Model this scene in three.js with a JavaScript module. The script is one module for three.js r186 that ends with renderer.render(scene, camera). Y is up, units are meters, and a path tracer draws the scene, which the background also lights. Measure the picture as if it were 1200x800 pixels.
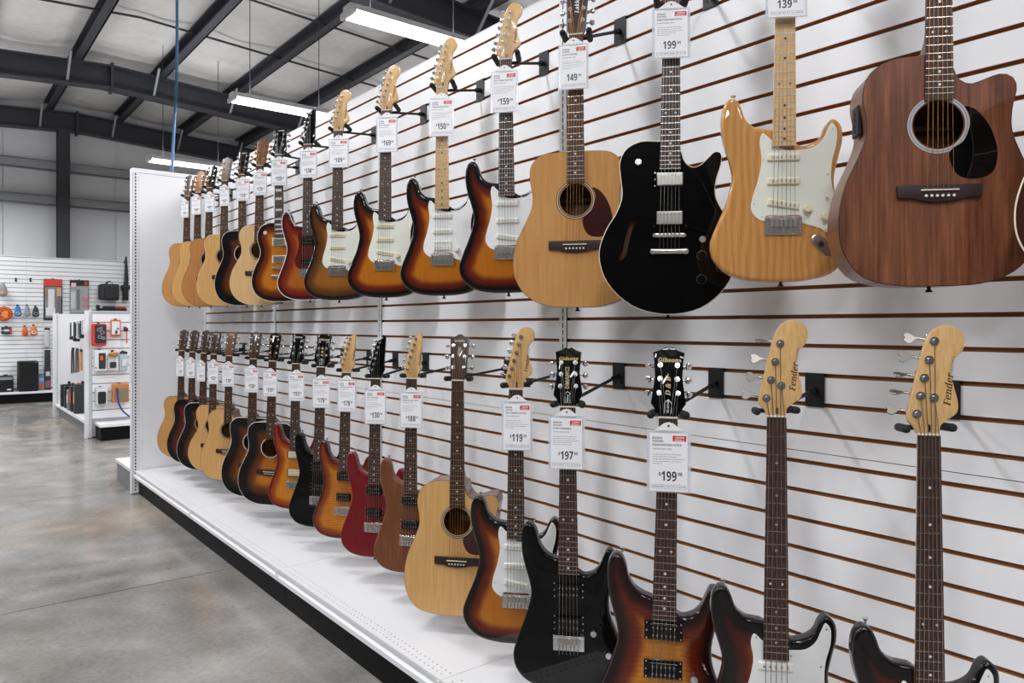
import * as THREE from 'three';
import { RoundedBoxGeometry } from 'three/addons/geometries/RoundedBoxGeometry.js';
import { mergeGeometries, toCreasedNormals } from 'three/addons/utils/BufferGeometryUtils.js';
import { ImprovedNoise } from 'three/addons/math/ImprovedNoise.js';
import { RectAreaLightUniformsLib } from 'three/addons/lights/RectAreaLightUniformsLib.js';

// ---------------------------------------------------------------- camera, exposure, lamps
// World: the slat wall is the plane z = 0 facing +z, x runs along it (to the right), y is up, metres.
const FOCAL = 864, HORIZON = 381.8, TURN = THREE.MathUtils.degToRad(51.36), EYE = 1.30, DIST = 1.8;
const CT = Math.cos(TURN), ST = Math.sin(TURN);
const scene = new THREE.Scene();
scene.background = new THREE.Color(0x000000);
const camera = new THREE.PerspectiveCamera(2 * Math.atan(400 / FOCAL) * 180 / Math.PI, 1.5, 0.05, 60);
camera.position.set(0, EYE, DIST);
camera.lookAt(-ST, EYE, DIST - CT);
camera.setViewOffset(1200, 800, 0, 400 - HORIZON, 1200, 800);
const renderer = new THREE.WebGLRenderer({ antialias: true });
renderer.toneMapping = THREE.LinearToneMapping;
renderer.toneMappingExposure = 1.06;
renderer.shadowMap.enabled = true;
RectAreaLightUniformsLib.init();
const LAMP_POWER = 58, UPLIGHT = 0.27, LAMP_HEIGHT = 3.75, LAMP_LENGTH = 1.22;
// centres of the ceiling fixtures [x, z]; each runs along z
const LAMPS = [];
for (const x of [0.6, -2.4, -5.32, -8.1, -11.84]) LAMPS.push([x, -0.79 - LAMP_LENGTH / 2]);
for (const x of [3.4, 0.6, -2.4, -5.4, -8.4, -11.8]) LAMPS.push([x, 1.95]);
for (const x of [3.4, 0.6, -3.4, -7.4, -11.8]) LAMPS.push([x, 5.2]);
for (const x of [-3, -7.5, -12]) LAMPS.push([x, -5.2]);
LAMPS.push([-14.3, 1.95], [-14.3, 4.4]);

// ---------------------------------------------------------------- helpers
function rng(seed) { let a = seed >>> 0; return () => { a = (a + 0x6D2B79F5) >>> 0; let t = a; t = Math.imul(t ^ (t >>> 15), t | 1); t ^= t + Math.imul(t ^ (t >>> 7), t | 61); return ((t ^ (t >>> 14)) >>> 0) / 4294967296; }; }
const rand = rng(20240611);
const perlin = new ImprovedNoise();
const nz = (x, y, z = 0) => perlin.noise(x, y, z);
const V = (x, y, z) => new THREE.Vector3(x, y, z);
// a photo pixel gives a direction; the plane it lies on gives the place
function ray(px, py) {
  const X = (px - 600) / FOCAL, Y = (HORIZON - py) / FOCAL;
  return V(-ST + X * CT, Y, -CT - X * ST);
}
function onZ(px, py, z) { const d = ray(px, py), t = (z - DIST) / d.z; return V(d.x * t, EYE + d.y * t, z); }
function onX(px, py, x) { const d = ray(px, py), t = x / d.x; return V(x, EYE + d.y * t, DIST + d.z * t); }
function onY(px, py, y) { const d = ray(px, py), t = (y - EYE) / d.y; return V(d.x * t, y, DIST + d.z * t); }
function onDepth(px, py, Z) { return ray(px, py).multiplyScalar(Z).add(V(0, EYE, DIST)); }
function depthOf(p) { return -ST * p.x - CT * (p.z - DIST); }

const taken = new Map();
function numbered(name) {
  const n = taken.get(name) || 0; taken.set(name, n + 1);
  return n ? name + '_' + String(n).padStart(3, '0') : name;
}
function shade(o) { o.castShadow = true; o.receiveShadow = true; return o; }
function mesh(name, geo, mat, parent) {
  const m = shade(new THREE.Mesh(geo, mat)); m.name = parent ? name : numbered(name);
  (parent || scene).add(m); return m;
}
function thing(name, label, category, pos, group) {
  const g = new THREE.Group(); g.name = numbered(name); if (pos) g.position.copy(pos);
  g.userData = { label, category }; if (group) g.userData.group = group;
  scene.add(g); return g;
}
function struct(name, label, category) {
  const g = new THREE.Group(); g.name = numbered(name); g.userData = { label, category, kind: 'structure' }; scene.add(g); return g;
}
function clean(g) {
  if (g.index) g = g.toNonIndexed();
  for (const k of Object.keys(g.attributes)) if (!['position', 'normal', 'uv'].includes(k)) g.deleteAttribute(k);
  g.clearGroups?.(); return g;
}
const merged = (list) => list.length === 1 ? clean(list[0]) : mergeGeometries(list.map(clean), false);
const bx = (w, h, d, x = 0, y = 0, z = 0) => new THREE.BoxGeometry(w, h, d).translate(x, y, z);
function span(x0, x1, y0, y1, z0, z1) { return bx(Math.abs(x1 - x0), Math.abs(y1 - y0), Math.abs(z1 - z0), (x0 + x1) / 2, (y0 + y1) / 2, (z0 + z1) / 2); }
function rb(w, h, d, r, x = 0, y = 0, z = 0, seg = 2) { return new RoundedBoxGeometry(w, h, d, seg, Math.min(r, w / 2.01, h / 2.01, d / 2.01)).translate(x, y, z); }
function cyl(r0, r1, h, x = 0, y = 0, z = 0, seg = 12, axis = 'y') {
  const g = new THREE.CylinderGeometry(r1, r0, h, seg);
  if (axis === 'z') g.rotateX(Math.PI / 2); if (axis === 'x') g.rotateZ(-Math.PI / 2);
  return g.translate(x, y, z);
}
function rod(a, b, r, seg = 5) {
  const d = b.clone().sub(a), g = new THREE.CylinderGeometry(r, r, d.length(), seg, 1);
  g.applyQuaternion(new THREE.Quaternion().setFromUnitVectors(V(0, 1, 0), d.clone().normalize()));
  return g.translate((a.x + b.x) / 2, (a.y + b.y) / 2, (a.z + b.z) / 2);
}
function planarUV(g, s = 1, a = 'x', b = 'y') {
  const p = g.attributes.position, uv = new Float32Array(p.count * 2), get = { x: 'getX', y: 'getY', z: 'getZ' };
  for (let i = 0; i < p.count; i++) { uv[2 * i] = p[get[a]](i) * s; uv[2 * i + 1] = p[get[b]](i) * s; }
  g.setAttribute('uv', new THREE.BufferAttribute(uv, 2)); return g;
}
function loop(pts, n = 96) {
  return new THREE.CatmullRomCurve3(pts.map(([x, y]) => V(x, y, 0)), true, 'centripetal').getPoints(n).slice(0, -1).map((p) => new THREE.Vector2(p.x, p.y));
}
function prism(pts, z0, z1, bevel = 0, holes = [], bs = 3) {
  const s = new THREE.Shape(pts.map((p) => Array.isArray(p) ? new THREE.Vector2(...p) : p));
  for (const h of holes) s.holes.push(new THREE.Path(h));
  const g = new THREE.ExtrudeGeometry(s, { depth: z1 - z0 - 2 * bevel, bevelEnabled: bevel > 0, bevelSize: bevel, bevelThickness: bevel, bevelOffset: -bevel, bevelSegments: bs, curveSegments: 8 });
  return toCreasedNormals(clean(g.translate(0, 0, z0 + bevel)), 0.75);
}
function circlePts(cx, cy, r, n = 28) { return Array.from({ length: n }, (_, i) => new THREE.Vector2(cx + r * Math.cos(i / n * 2 * Math.PI), cy + r * Math.sin(i / n * 2 * Math.PI))); }
const C = (hex) => new THREE.Color(hex);
function std(hex, rough = 0.5, metal = 0, extra = {}) { return new THREE.MeshPhysicalMaterial({ color: C(hex), roughness: rough, metalness: metal, ...extra }); }
function dataTex(w, h, fn, srgb = true) {
  const d = new Uint8Array(w * h * 4);
  for (let j = 0; j < h; j++) for (let i = 0; i < w; i++) {
    const c = fn(i, j), k = 4 * (j * w + i);
    d[k] = Math.max(0, Math.min(255, c[0])); d[k + 1] = Math.max(0, Math.min(255, c[1])); d[k + 2] = Math.max(0, Math.min(255, c[2])); d[k + 3] = 255;
  }
  const t = new THREE.DataTexture(d, w, h); t.magFilter = THREE.LinearFilter; t.minFilter = THREE.LinearMipmapLinearFilter; t.generateMipmaps = true;
  t.wrapS = t.wrapT = THREE.RepeatWrapping; if (srgb) t.colorSpace = THREE.SRGBColorSpace; t.needsUpdate = true; return t;
}
// tiling noise of period P (in lattice cells)
function tn(u, v, P, seed) {
  const a = nz(u * P, v * P, seed), b = nz((u - 1) * P, v * P, seed), c = nz(u * P, (v - 1) * P, seed), d = nz((u - 1) * P, (v - 1) * P, seed);
  return ((a * (1 - u) + b * u) * (1 - v) + (c * (1 - u) + d * u) * v) * 1.3;
}

// ---------------------------------------------------------------- shared materials
const M = {
  white: std('#eeeeef', 0.38), melamine: std('#f1f1f2', 0.32), enamel: std('#ececed', 0.48), mdf: std('#b07f53', 0.8),
  black: std('#101011', 0.5), blackGloss: std('#030304', 0.4, 0, { specularIntensity: 0.1, clearcoat: 0.65, clearcoatRoughness: 0.03 }), rubber: std('#161616', 0.75), dark: std('#0b0b0b', 0.9),
  kick: std('#050506', 0.6, 0, { specularIntensity: 0.4 }), greyBase: std('#77777a', 0.45), steel: std('#3d3e43', 0.5), girt: std('#a6a8ab', 0.4),
  chrome: std('#e2e2e5', 0.24, 1), nickel: std('#cdc9c0', 0.28, 1), gold: std('#c58a3e', 0.25, 1), fretwire: std('#d2cfc8', 0.25, 1), wire: std('#a9a6a0', 0.3, 1), bronze: std('#b98c56', 0.35, 1),
  cream: std('#e9e0c4', 0.35), ivory: std('#f2f0e8', 0.35), mint: std('#eaecdf', 0.3, 0, { clearcoat: 0.4 }), guardWhite: std('#f0f1f0', 0.28, 0, { clearcoat: 0.4 }), pearl: std('#e7e7e2', 0.25),
  tortoise: std('#3c1412', 0.2, 0, { clearcoat: 0.6 }), redTort: std('#5a1d14', 0.2, 0, { clearcoat: 0.6 }), ebony: std('#1f1815', 0.5), bridgeWood: std('#2b1a14', 0.55),
  inside: std('#5b3a22', 0.8), bone: std('#ece6d4', 0.4), ring: std('#4b4138', 0.5), ringPale: std('#c9bda2', 0.5), ringGrey: std('#b9bbbd', 0.4),
  card: std('#f7f7f8', 0.55), sleeve: new THREE.MeshPhysicalMaterial({ color: C('#f4f6fa'), roughness: 0.12, transmission: 0.6, thickness: 0, ior: 1.3 }),
  red: std('#d43a30', 0.5), orange: std('#dd6526', 0.5), blue: std('#2f6fae', 0.5), paper: std('#e6e6e6', 0.6), grey: std('#8d9095', 0.6), lightGrey: std('#c3c5ca', 0.5), tan: std('#c79a62', 0.6), darkGrey: std('#2d2e31', 0.6), clear: new THREE.MeshPhysicalMaterial({ color: C('#ffffff'), roughness: 0.08, transmission: 0.85, thickness: 0, ior: 1.45 }),
};
const woodTex = (base, dev, seed, sx, sy, w = 256, h = 256) => dataTex(w, h, (i, j) => {
  const u = i / w, v = j / h;
  const k = 0.55 * nz(u * sx, v * sy, seed) + 0.35 * nz(u * sx * 2.7, v * sy * 1.6, seed + 7) + 0.3 * nz(u * sx * 7.1, v * sy * 2.2, seed + 19);
  return base.map((b, q) => b + dev[q] * k);
});
const rosewoodTex = woodTex([66, 42, 32], [34, 24, 18], 3.3, 26, 3, 128, 256);
const mapleTex = woodTex([224, 180, 120], [22, 24, 26], 9.1, 10, 2.4, 128, 256);
M.rosewood = std('#ffffff', 0.5, 0, { map: rosewoodTex });
M.maple = std('#ffffff', 0.3, 0, { map: mapleTex, clearcoat: 0.6, clearcoatRoughness: 0.08 });
M.keyMetal = std('#9a938c', 0.36, 1);
M.neckMahogany = std('#5d3620', 0.4, 0, { clearcoat: 0.3 });
M.sapele = std('#6b4228', 0.3, 0, { clearcoat: 0.5, clearcoatRoughness: 0.06 });
M.sapeleDark = std('#2a1712', 0.3, 0, { clearcoat: 0.5, clearcoatRoughness: 0.06 });
M.roseHead = std('#3a2620', 0.35, 0, { clearcoat: 0.4 });
M.mahogSide = std('#ffffff', 0.36, 0, { map: woodTex([112, 70, 46], [26, 20, 16], 5.2, 3, 12, 128, 128), clearcoat: 0.3 });

// ---------------------------------------------------------------- the building
const ROOM = { x0: -16.4, x1: 17, z0: -12, z1: 18 };
// polished concrete: cloudy cement, trowel marks, scuffs; slabs divided by saw cuts
const FT = 2048, FM = 5.6;
const hash = new Float32Array(65536); { const r = rng(4321); for (let i = 0; i < 65536; i++) hash[i] = r() * 2 - 1; }
function vn(u, v, P, seed) { // tiling value noise, P cells across
  const x = u * P, y = v * P, ix = Math.floor(x), iy = Math.floor(y), fx = x - ix, fy = y - iy, sx = fx * fx * (3 - 2 * fx), sy = fy * fy * (3 - 2 * fy);
  const h = (a, b) => hash[((((a % P) + P) % P) * 7919 + (((b % P) + P) % P) * 104729 + seed * 31337) & 65535];
  const p = h(ix, iy), q = h(ix + 1, iy), r = h(ix, iy + 1), t = h(ix + 1, iy + 1);
  return (p + (q - p) * sx) * (1 - sy) + (r + (t - r) * sx) * sy;
}
const fbm = (u, v, P, seed) => vn(u, v, P, seed) * 0.55 + vn(u, v, P * 2, seed + 1) * 0.3 + vn(u, v, P * 4, seed + 2) * 0.15;
const concreteTex = dataTex(FT, FT, (i, j) => {
  const u = i / FT, v = j / FT, wu = u + 0.035 * vn(u, v, 7, 40), wv = v + 0.035 * vn(u, v, 7, 41);
  const cloud = fbm(wu, wv, 5, 3), patch = fbm(wu, wv, 17, 9), trowel = vn(wu * 1, wv, 46, 15), grit = vn(u, v, 420, 21), fleck = vn(u, v, 240, 25);
  let k = 30 * cloud + 30 * patch + 9 * trowel + 7 * grit;
  if (fleck > 0.93 && patch < 0.1) k -= 26;
  const warm = 12 * Math.max(-0.2, vn(wu, wv, 6, 30));
  return [141 + k + warm, 136 + k + warm * 0.35, 129 + k - warm * 0.5];
});
{ // scuffs and scratches drawn into the same map
  const d = concreteTex.image.data, r = rng(77);
  for (let n = 0; n < 170; n++) {
    const long = r() < 0.75, len = long ? 18 + r() * 90 : 6 + r() * 22, sg = long ? (r() < 0.6 ? 1 : -1) * (5 + 9 * r()) : -(18 + 26 * r());
    let x = r() * FT, y = r() * FT, a = r() * 6.28; const bend = (r() - 0.5) * 0.05, w = long ? 1 : 2;
    for (let s = 0; s < len; s++) {
      x += Math.cos(a); y += Math.sin(a); a += bend;
      for (let q = 0; q < w; q++) { const k = 4 * (((Math.floor(y + q) % FT) + FT) % FT * FT + ((Math.floor(x) % FT) + FT) % FT); for (let c = 0; c < 3; c++) d[k + c] = Math.max(0, Math.min(255, d[k + c] + sg)); }
    }
  }
}
const concreteRough = dataTex(512, 512, (i, j) => { const u = i / 512, v = j / 512, k = 52 + 22 * tn(u, v, 9, 31) + 18 * tn(u, v, 30, 33) + 10 * tn(u, v, 90, 35); return [k, k, k]; }, false);
M.concrete = std('#ffffff', 1, 0, { map: concreteTex, roughnessMap: concreteRough });
{
  const floor = struct('floor', 'polished grey concrete floor with saw-cut joints', 'floor');
  mesh('subfloor', span(ROOM.x0, ROOM.x1, -0.2, -0.012, ROOM.z0, ROOM.z1), M.dark, floor);
  const joints = [ROOM.x0]; const j0 = onY(279, 664, 0).x, j1 = onY(153, 573, 0).x, step = j0 - j1;
  for (let k = 6; k >= -9; k--) { const x = j0 - k * step; if (x > ROOM.x0 + 0.5 && x < ROOM.x1 - 0.5) joints.push(x); }
  joints.push(ROOM.x1);
  for (let i = 0; i + 1 < joints.length; i++) {
    const g = span(joints[i] + 0.0045, joints[i + 1] - 0.0045, -0.012, 0, ROOM.z0, ROOM.z1);
    mesh('slab', planarUV(g, 1 / FM, 'x', 'z'), M.concrete, floor);
  }
}
// the roof: shallow gable, draped white insulation over purlins, dark steel rafters
const RIDGE_Z = -0.5, RAFTER_Y = EYE + 3.69, SLOPE = 0.06;
const roofDrop = (z) => Math.abs(z - RIDGE_Z) * SLOPE;
const PURLINS = []; for (let z = -0.04 + 1.18 * 15; z > -12; z -= 1.18) PURLINS.push(z);
const foilTex = dataTex(256, 256, (i, j) => { const u = i / 256, v = j / 256, k = 10 * tn(u, v, 5, 61) + 8 * tn(u, v, 24, 62); return [226 + k, 224 + k, 221 + k]; });
M.foil = std('#ffffff', 0.5, 0.0, { map: foilTex });
{
  const ceil = struct('ceiling', 'draped white roof insulation between dark steel purlins', 'ceiling');
  const nx = 640, nzz = 200, g = new THREE.PlaneGeometry(ROOM.x1 - ROOM.x0, ROOM.z1 - ROOM.z0, nx, nzz).rotateX(Math.PI / 2);
  const p = g.attributes.position, cx = (ROOM.x0 + ROOM.x1) / 2, cz = (ROOM.z0 + ROOM.z1) / 2;
  for (let i = 0; i < p.count; i++) {
    const x = p.getX(i) + cx, z = p.getZ(i) + cz;
    let f = ((z - PURLINS[0]) / 1.18) % 1; f = f < 0 ? f + 1 : f;
    const sag = 0.05 * Math.sin(Math.PI * f) + 0.018 * nz(x * 0.9, z * 3.1, 4) + 0.012 * nz(x * 4.2, z * 0.7, 9) + 0.006 * nz(x * 9, z * 1.1, 19) + 0.008 * Math.sin(x * 5 + 3 * nz(x, z, 2));
    p.setXYZ(i, x, RAFTER_Y + 0.59 - roofDrop(z) - sag, z);
  }
  g.computeVertexNormals();
  mesh('insulation', planarUV(g, 0.4, 'x', 'z'), M.foil, ceil);
  mesh('roof_deck', span(ROOM.x0, ROOM.x1, RAFTER_Y + 0.8, RAFTER_Y + 0.9, ROOM.z0, ROOM.z1), M.greyBase, ceil);
  for (const z of PURLINS) { // each a channel with flanges
    const y = RAFTER_Y + 0.36 - roofDrop(z), L = ROOM.x1 - ROOM.x0;
    mesh('purlin', merged([bx(L, 0.2, 0.02, cx, y + 0.1, z - 0.05), bx(L, 0.012, 0.12, cx, y + 0.006, z), bx(L, 0.012, 0.12, cx, y + 0.194, z)]), M.steel, ceil);
  }
  for (const x of [-14.6, -10.9, -9.3, -5.2, -3.6, 1]) for (const side of [-1, 1]) { // sag rods tying the purlins
    const z1 = side < 0 ? ROOM.z0 : ROOM.z1;
    mesh('sag_rod', rod(V(x, RAFTER_Y + 0.47 - roofDrop(RIDGE_Z), RIDGE_Z), V(x, RAFTER_Y + 0.47 - roofDrop(z1), z1), 0.017, 6), M.steel, ceil);
  }
  for (const x of [-16.2, -12.9, -7.4, -1.9, 4, 10, 16]) for (const side of [-1, 1]) { // tapered plate girders, two halves meeting at the ridge
    const z1 = side < 0 ? ROOM.z0 : ROOM.z1, d0 = 0.36, n = Math.abs(z1 - RIDGE_Z);
    const web = (t, dy0, dy1, w) => {
      const s = [[0, RAFTER_Y + dy0], [n, RAFTER_Y - n * SLOPE + dy0], [n, RAFTER_Y - n * SLOPE + dy1], [0, RAFTER_Y + dy1]];
      return prism(s, -w / 2, w / 2).rotateY(side < 0 ? Math.PI / 2 : -Math.PI / 2).translate(x, 0, RIDGE_Z);
    };
    mesh('rafter', merged([web(0, 0, d0, 0.02), web(0, 0, 0.025, 0.2), web(0, d0 - 0.025, d0, 0.2)]), M.steel, ceil);
    if (x < -7) for (const zz of [0.6, 1.8, 3.0]) { // flange braces down to the girder
      const z = RIDGE_Z + side * zz;
      mesh('flange_brace', rod(V(x + 0.42, RAFTER_Y + 0.38 - roofDrop(z), z), V(x + 0.05, RAFTER_Y + 0.03 - roofDrop(z), z), 0.02, 5), M.girt, ceil);
    }
    if (side > 0) mesh('ridge_plate', span(x - 0.11, x + 0.11, RAFTER_Y - 0.05, RAFTER_Y + 0.39, RIDGE_Z - 0.02, RIDGE_Z + 0.02), M.steel, ceil);
  }
}
const liner = std('#f3f4f6', 0.42), linerWall = liner;
{
  const H = RAFTER_Y + 1.0, w = struct('wall_end', 'white insulated metal end wall with girts', 'wall');
  mesh('core', span(ROOM.x0 - 0.2, ROOM.x0 - 0.03, 0, H, ROOM.z0, ROOM.z1), liner, w);
  for (let z = -0.28 - 0.93 * 13; z < ROOM.z1; z += 0.93) {
    const z0 = Math.max(ROOM.z0, z + 0.004), z1 = Math.min(ROOM.z1, z + 0.926); if (z1 - z0 < 0.1) continue;
    const g = new THREE.PlaneGeometry(z1 - z0, H, 8, 40).rotateY(Math.PI / 2), p = g.attributes.position;
    for (let i = 0; i < p.count; i++) { // quilted blanket between the girts
      const zz = p.getZ(i), yy = p.getY(i);
      p.setX(i, 0.02 + 0.014 * nz(zz * 5 + z, yy * 1.3, 7) + 0.02 * (1 - (2 * zz / (z1 - z0)) ** 2) - 0.01);
    }
    g.computeVertexNormals();
    mesh('blanket_panel', g.translate(ROOM.x0 - 0.02, H / 2, (z0 + z1) / 2), liner, w);
  }
  for (const y of [1.6, 3.57, 4.22]) mesh('girt', merged([span(ROOM.x0 + 0.03, ROOM.x0 + 0.2, y, y + 0.012, ROOM.z0, ROOM.z1), span(ROOM.x0 + 0.18, ROOM.x0 + 0.2, y, y + 0.17, ROOM.z0, ROOM.z1), span(ROOM.x0 + 0.03, ROOM.x0 + 0.2, y + 0.16, y + 0.172, ROOM.z0, ROOM.z1)]), M.girt, w);
  for (const z of [-5.4, -0.28, 4.8, 10, 15]) {
    const a = onX(74, 250, -16.1).z, zc = z === -0.28 ? a : z;
    mesh('column', merged([span(-16.2, -16.18, 0, RAFTER_Y, zc - 0.1, zc + 0.1), span(-16.02, -16.0, 0, RAFTER_Y, zc - 0.1, zc + 0.1), span(-16.18, -16.02, 0, RAFTER_Y, zc - 0.01, zc + 0.01)]), M.steel, w);
  }
  const sides = [['wall_back', span(ROOM.x0, ROOM.x1, 0, H, ROOM.z0 - 0.2, ROOM.z0)], ['wall_front', span(ROOM.x0, ROOM.x1, 0, H, ROOM.z1, ROOM.z1 + 0.2)], ['wall_right', span(ROOM.x1, ROOM.x1 + 0.2, 0, H, ROOM.z0, ROOM.z1)]];
  for (const [n, g] of sides) { const m = mesh(n, g, linerWall); m.userData = { label: n === 'wall_right' ? 'plain pale wall behind the photographer' : n === 'wall_back' ? 'plain pale long wall beyond the next aisle' : 'plain pale long wall across the aisle', category: 'wall', kind: 'structure' }; }
}
// ceiling fixtures: two bare tubes under a white pan, hung on wires
{
  const glow = new THREE.MeshStandardMaterial({ color: 0xffffff, emissive: C('#fbfcff'), emissiveIntensity: 5.5, roughness: 0.4 });
  LAMPS.forEach(([x, z], i) => {
    const g = thing('fluorescent_fixture', i === 2 ? 'bright twin-tube fluorescent fixture hung above the maple-necked sunburst guitar' : i === 3 ? 'twin-tube fluorescent fixture hung in front of the steel girder, beyond the brightest one' : i === 4 ? 'farthest twin-tube fluorescent fixture, just above the white end panel' : 'white twin-tube fluorescent fixture hung on wires under the roof', 'ceiling light', V(x, LAMP_HEIGHT, z), 'fluorescent fixtures under the roof');
    const L = LAMP_LENGTH;
    mesh('housing', merged([rb(0.13, 0.05, L, 0.012, 0, 0.045, 0), bx(0.15, 0.006, L, 0, 0.022, 0)]), M.enamel, g);
    for (const s of [-1, 1]) {
      mesh('tube', cyl(0.0165, 0.0165, L - 0.08, s * 0.07, -0.008, 0, 12, 'z'), glow, g);
      mesh('end_cap', rb(0.24, 0.05, 0.03, 0.008, 0, 0.002, s * (L / 2 - 0.018)), M.enamel, g);
      const top = RAFTER_Y + 0.52 - roofDrop(z + s * 0.4) - LAMP_HEIGHT;
      mesh('hanging_wire', rod(V(0, 0.07, s * 0.4), V(0, top, s * 0.4), 0.0045, 5), M.steel, g);
    }
    const l = new THREE.RectAreaLight(0xf8faff, LAMP_POWER, 0.26, L - 0.1);
    l.position.set(0, -0.03, 0); l.rotation.x = -Math.PI / 2; g.add(l);
    const up = new THREE.RectAreaLight(0xf8faff, LAMP_POWER * UPLIGHT, 0.26, L - 0.1); // the bare tubes also shine up past the narrow spine
    up.position.set(0, 0.075, 0); up.rotation.x = Math.PI / 2; g.add(up);
  });
}
// blue cable dropping from the roof behind the end panel
{
  const pts = [[207.5, -8], [207.4, 60], [206.5, 110], [204, 150], [202.3, 185], [201, 215], [202, 260], [203, 380]].map(([x, y]) => onDepth(x, y, 8.0));
  pts.unshift(V(pts[0].x, RAFTER_Y + 0.6, pts[0].z)); pts.push(V(pts[pts.length - 1].x, 0.02, pts[pts.length - 1].z));
  const m = mesh('hanging_cable', new THREE.TubeGeometry(new THREE.CatmullRomCurve3(pts), 90, 0.016, 8), std('#5d86b5', 0.3));
  m.userData = { label: 'blue cable dropping from the roof behind the white end panel', category: 'cable' };
}

// ---------------------------------------------------------------- the slat wall, its deck and end panel
const PITCH = 0.0758, G0 = EYE + 0.0245, GROOVE = 0.0108, WALL_TOP = EYE + 1.21, DECK_Y = EYE - 1.115, DECK_Z = 0.525, END_X = -6.27, WALL_X1 = 1.4;
const UPR = [[241.5], [322.5], [445.5], [660.4]].map(([p]) => onZ(p, 380, 0).x); UPR[0] = END_X + 0.02;
const SLAT_MATS = [M.mdf, M.mdf, M.mdf, M.mdf, M.melamine, M.mdf];
function slottedStrip(w, h, t, pitch, sw, sh) { // upright with a column of slots
  const holes = []; for (let y = pitch; y < h - pitch / 2; y += pitch) holes.push([[-sw / 2, y - sh / 2], [sw / 2, y - sh / 2], [sw / 2, y + sh / 2], [-sw / 2, y + sh / 2]].map((q) => new THREE.Vector2(...q)));
  return prism([[-w / 2, 0], [w / 2, 0], [w / 2, h], [-w / 2, h]], 0, t, 0, holes);
}
{
  const w = struct('wall_slat', 'white slatwall with brown grooves behind the guitars', 'wall');
  mesh('backing', span(END_X, WALL_X1, DECK_Y - 0.1, WALL_TOP, -0.06, -0.014), M.mdf, w);
  const edges = [...UPR, WALL_X1];
  const kLo = Math.ceil((DECK_Y - G0) / PITCH) - 1, kHi = Math.floor((WALL_TOP - G0) / PITCH);
  const seam = EYE - 0.327;
  for (let s = 0; s + 1 < edges.length; s++) {
    const x0 = edges[s] + (s ? 0.02 : 0.018), x1 = edges[s + 1] - (s + 2 < edges.length ? 0.02 : 0);
    for (let k = kLo; k <= kHi; k++) {
      const y0 = Math.max(DECK_Y + 0.001, G0 + k * PITCH + GROOVE / 2), y1 = Math.min(WALL_TOP, G0 + (k + 1) * PITCH - GROOVE / 2);
      if (y1 - y0 < 0.004) continue;
      const cuts = y0 < seam && y1 > seam ? [[y0, seam - 0.0009], [seam + 0.0009, y1]] : [[y0, y1]];
      for (const [a, b] of cuts) mesh('slat', span(x0, x1, a, b, -0.0145, 0), SLAT_MATS, w);
    }
  }
  for (const x of UPR) {
    const h = WALL_TOP - DECK_Y, u = mesh('upright', slottedStrip(0.036, h, 0.003, 0.0254, 0.007, 0.017).translate(x, DECK_Y, 0.001), M.enamel, w);
    mesh('channel', span(x - 0.017, x + 0.017, DECK_Y, WALL_TOP, -0.014, -0.006), M.dark, u);
  }
  mesh('top_cap', span(END_X, WALL_X1, WALL_TOP, WALL_TOP + 0.004, -0.06, 0.001), M.enamel, w);
  mesh('rear_panel', span(END_X, WALL_X1, 0.02, WALL_TOP, -0.075, -0.06), M.white, w);
}
{ // deck
  const sec = [END_X, ...UPR.slice(1), WALL_X1];
  const t = 0.052;
  for (let s = 0; s + 1 < sec.length; s++) {
    const x0 = sec[s] + (s ? 0.0012 : 0.005), x1 = sec[s + 1] - 0.0012, L = x1 - x0;
    const names = ['next to the end panel', 'second from the end panel', 'third from the end panel', 'at the end away from the end panel'];
    const g = thing('deck_shelf', 'white perforated steel deck section under the guitars, ' + names[s], 'shelf', V(x0, 0, 0), 'deck sections under the guitars');
    const holes = [];
    for (let x = 0.03; x < L - 0.02; x += 0.0254) for (const z of [DECK_Z - 0.024, DECK_Z - 0.05]) { const xx = x + (z < DECK_Z - 0.04 ? 0.0127 : 0); if (xx < L - 0.015) holes.push(circlePts(xx, -z, 0.0036, 6)); }
    mesh('deck_plate', prism([[0, 0], [L, 0], [L, -DECK_Z], [0, -DECK_Z]], 0, 0.002, 0, holes).rotateX(-Math.PI / 2).translate(0, DECK_Y - 0.002, 0), M.enamel, g);
    const prof = [[DECK_Z - 0.012, 0], [DECK_Z, 0], [DECK_Z, -0.008], [DECK_Z - 0.009, -0.011], [DECK_Z - 0.009, -0.03], [DECK_Z + 0.004, -0.034], [DECK_Z + 0.004, -t], [DECK_Z - 0.012, -t]];
    mesh('price_rail', prism(prof.map(([z, y]) => [-z, y]).reverse(), 0, L).rotateY(Math.PI / 2).translate(0, DECK_Y - 0.002, 0), M.enamel, g);
    mesh('rail_joint', rb(0.012, 0.05, 0.005, 0.002, L - 0.007, DECK_Y - 0.028, DECK_Z + 0.005), M.ivory, g);
    mesh('kick_plate', span(0, L, 0, DECK_Y - 0.03, DECK_Z - 0.05, DECK_Z - 0.035), M.kick, g);
    mesh('rear_support', span(0, L, 0, DECK_Y - 0.002, -0.05, -0.03), M.dark, g);
  }
}
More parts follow.
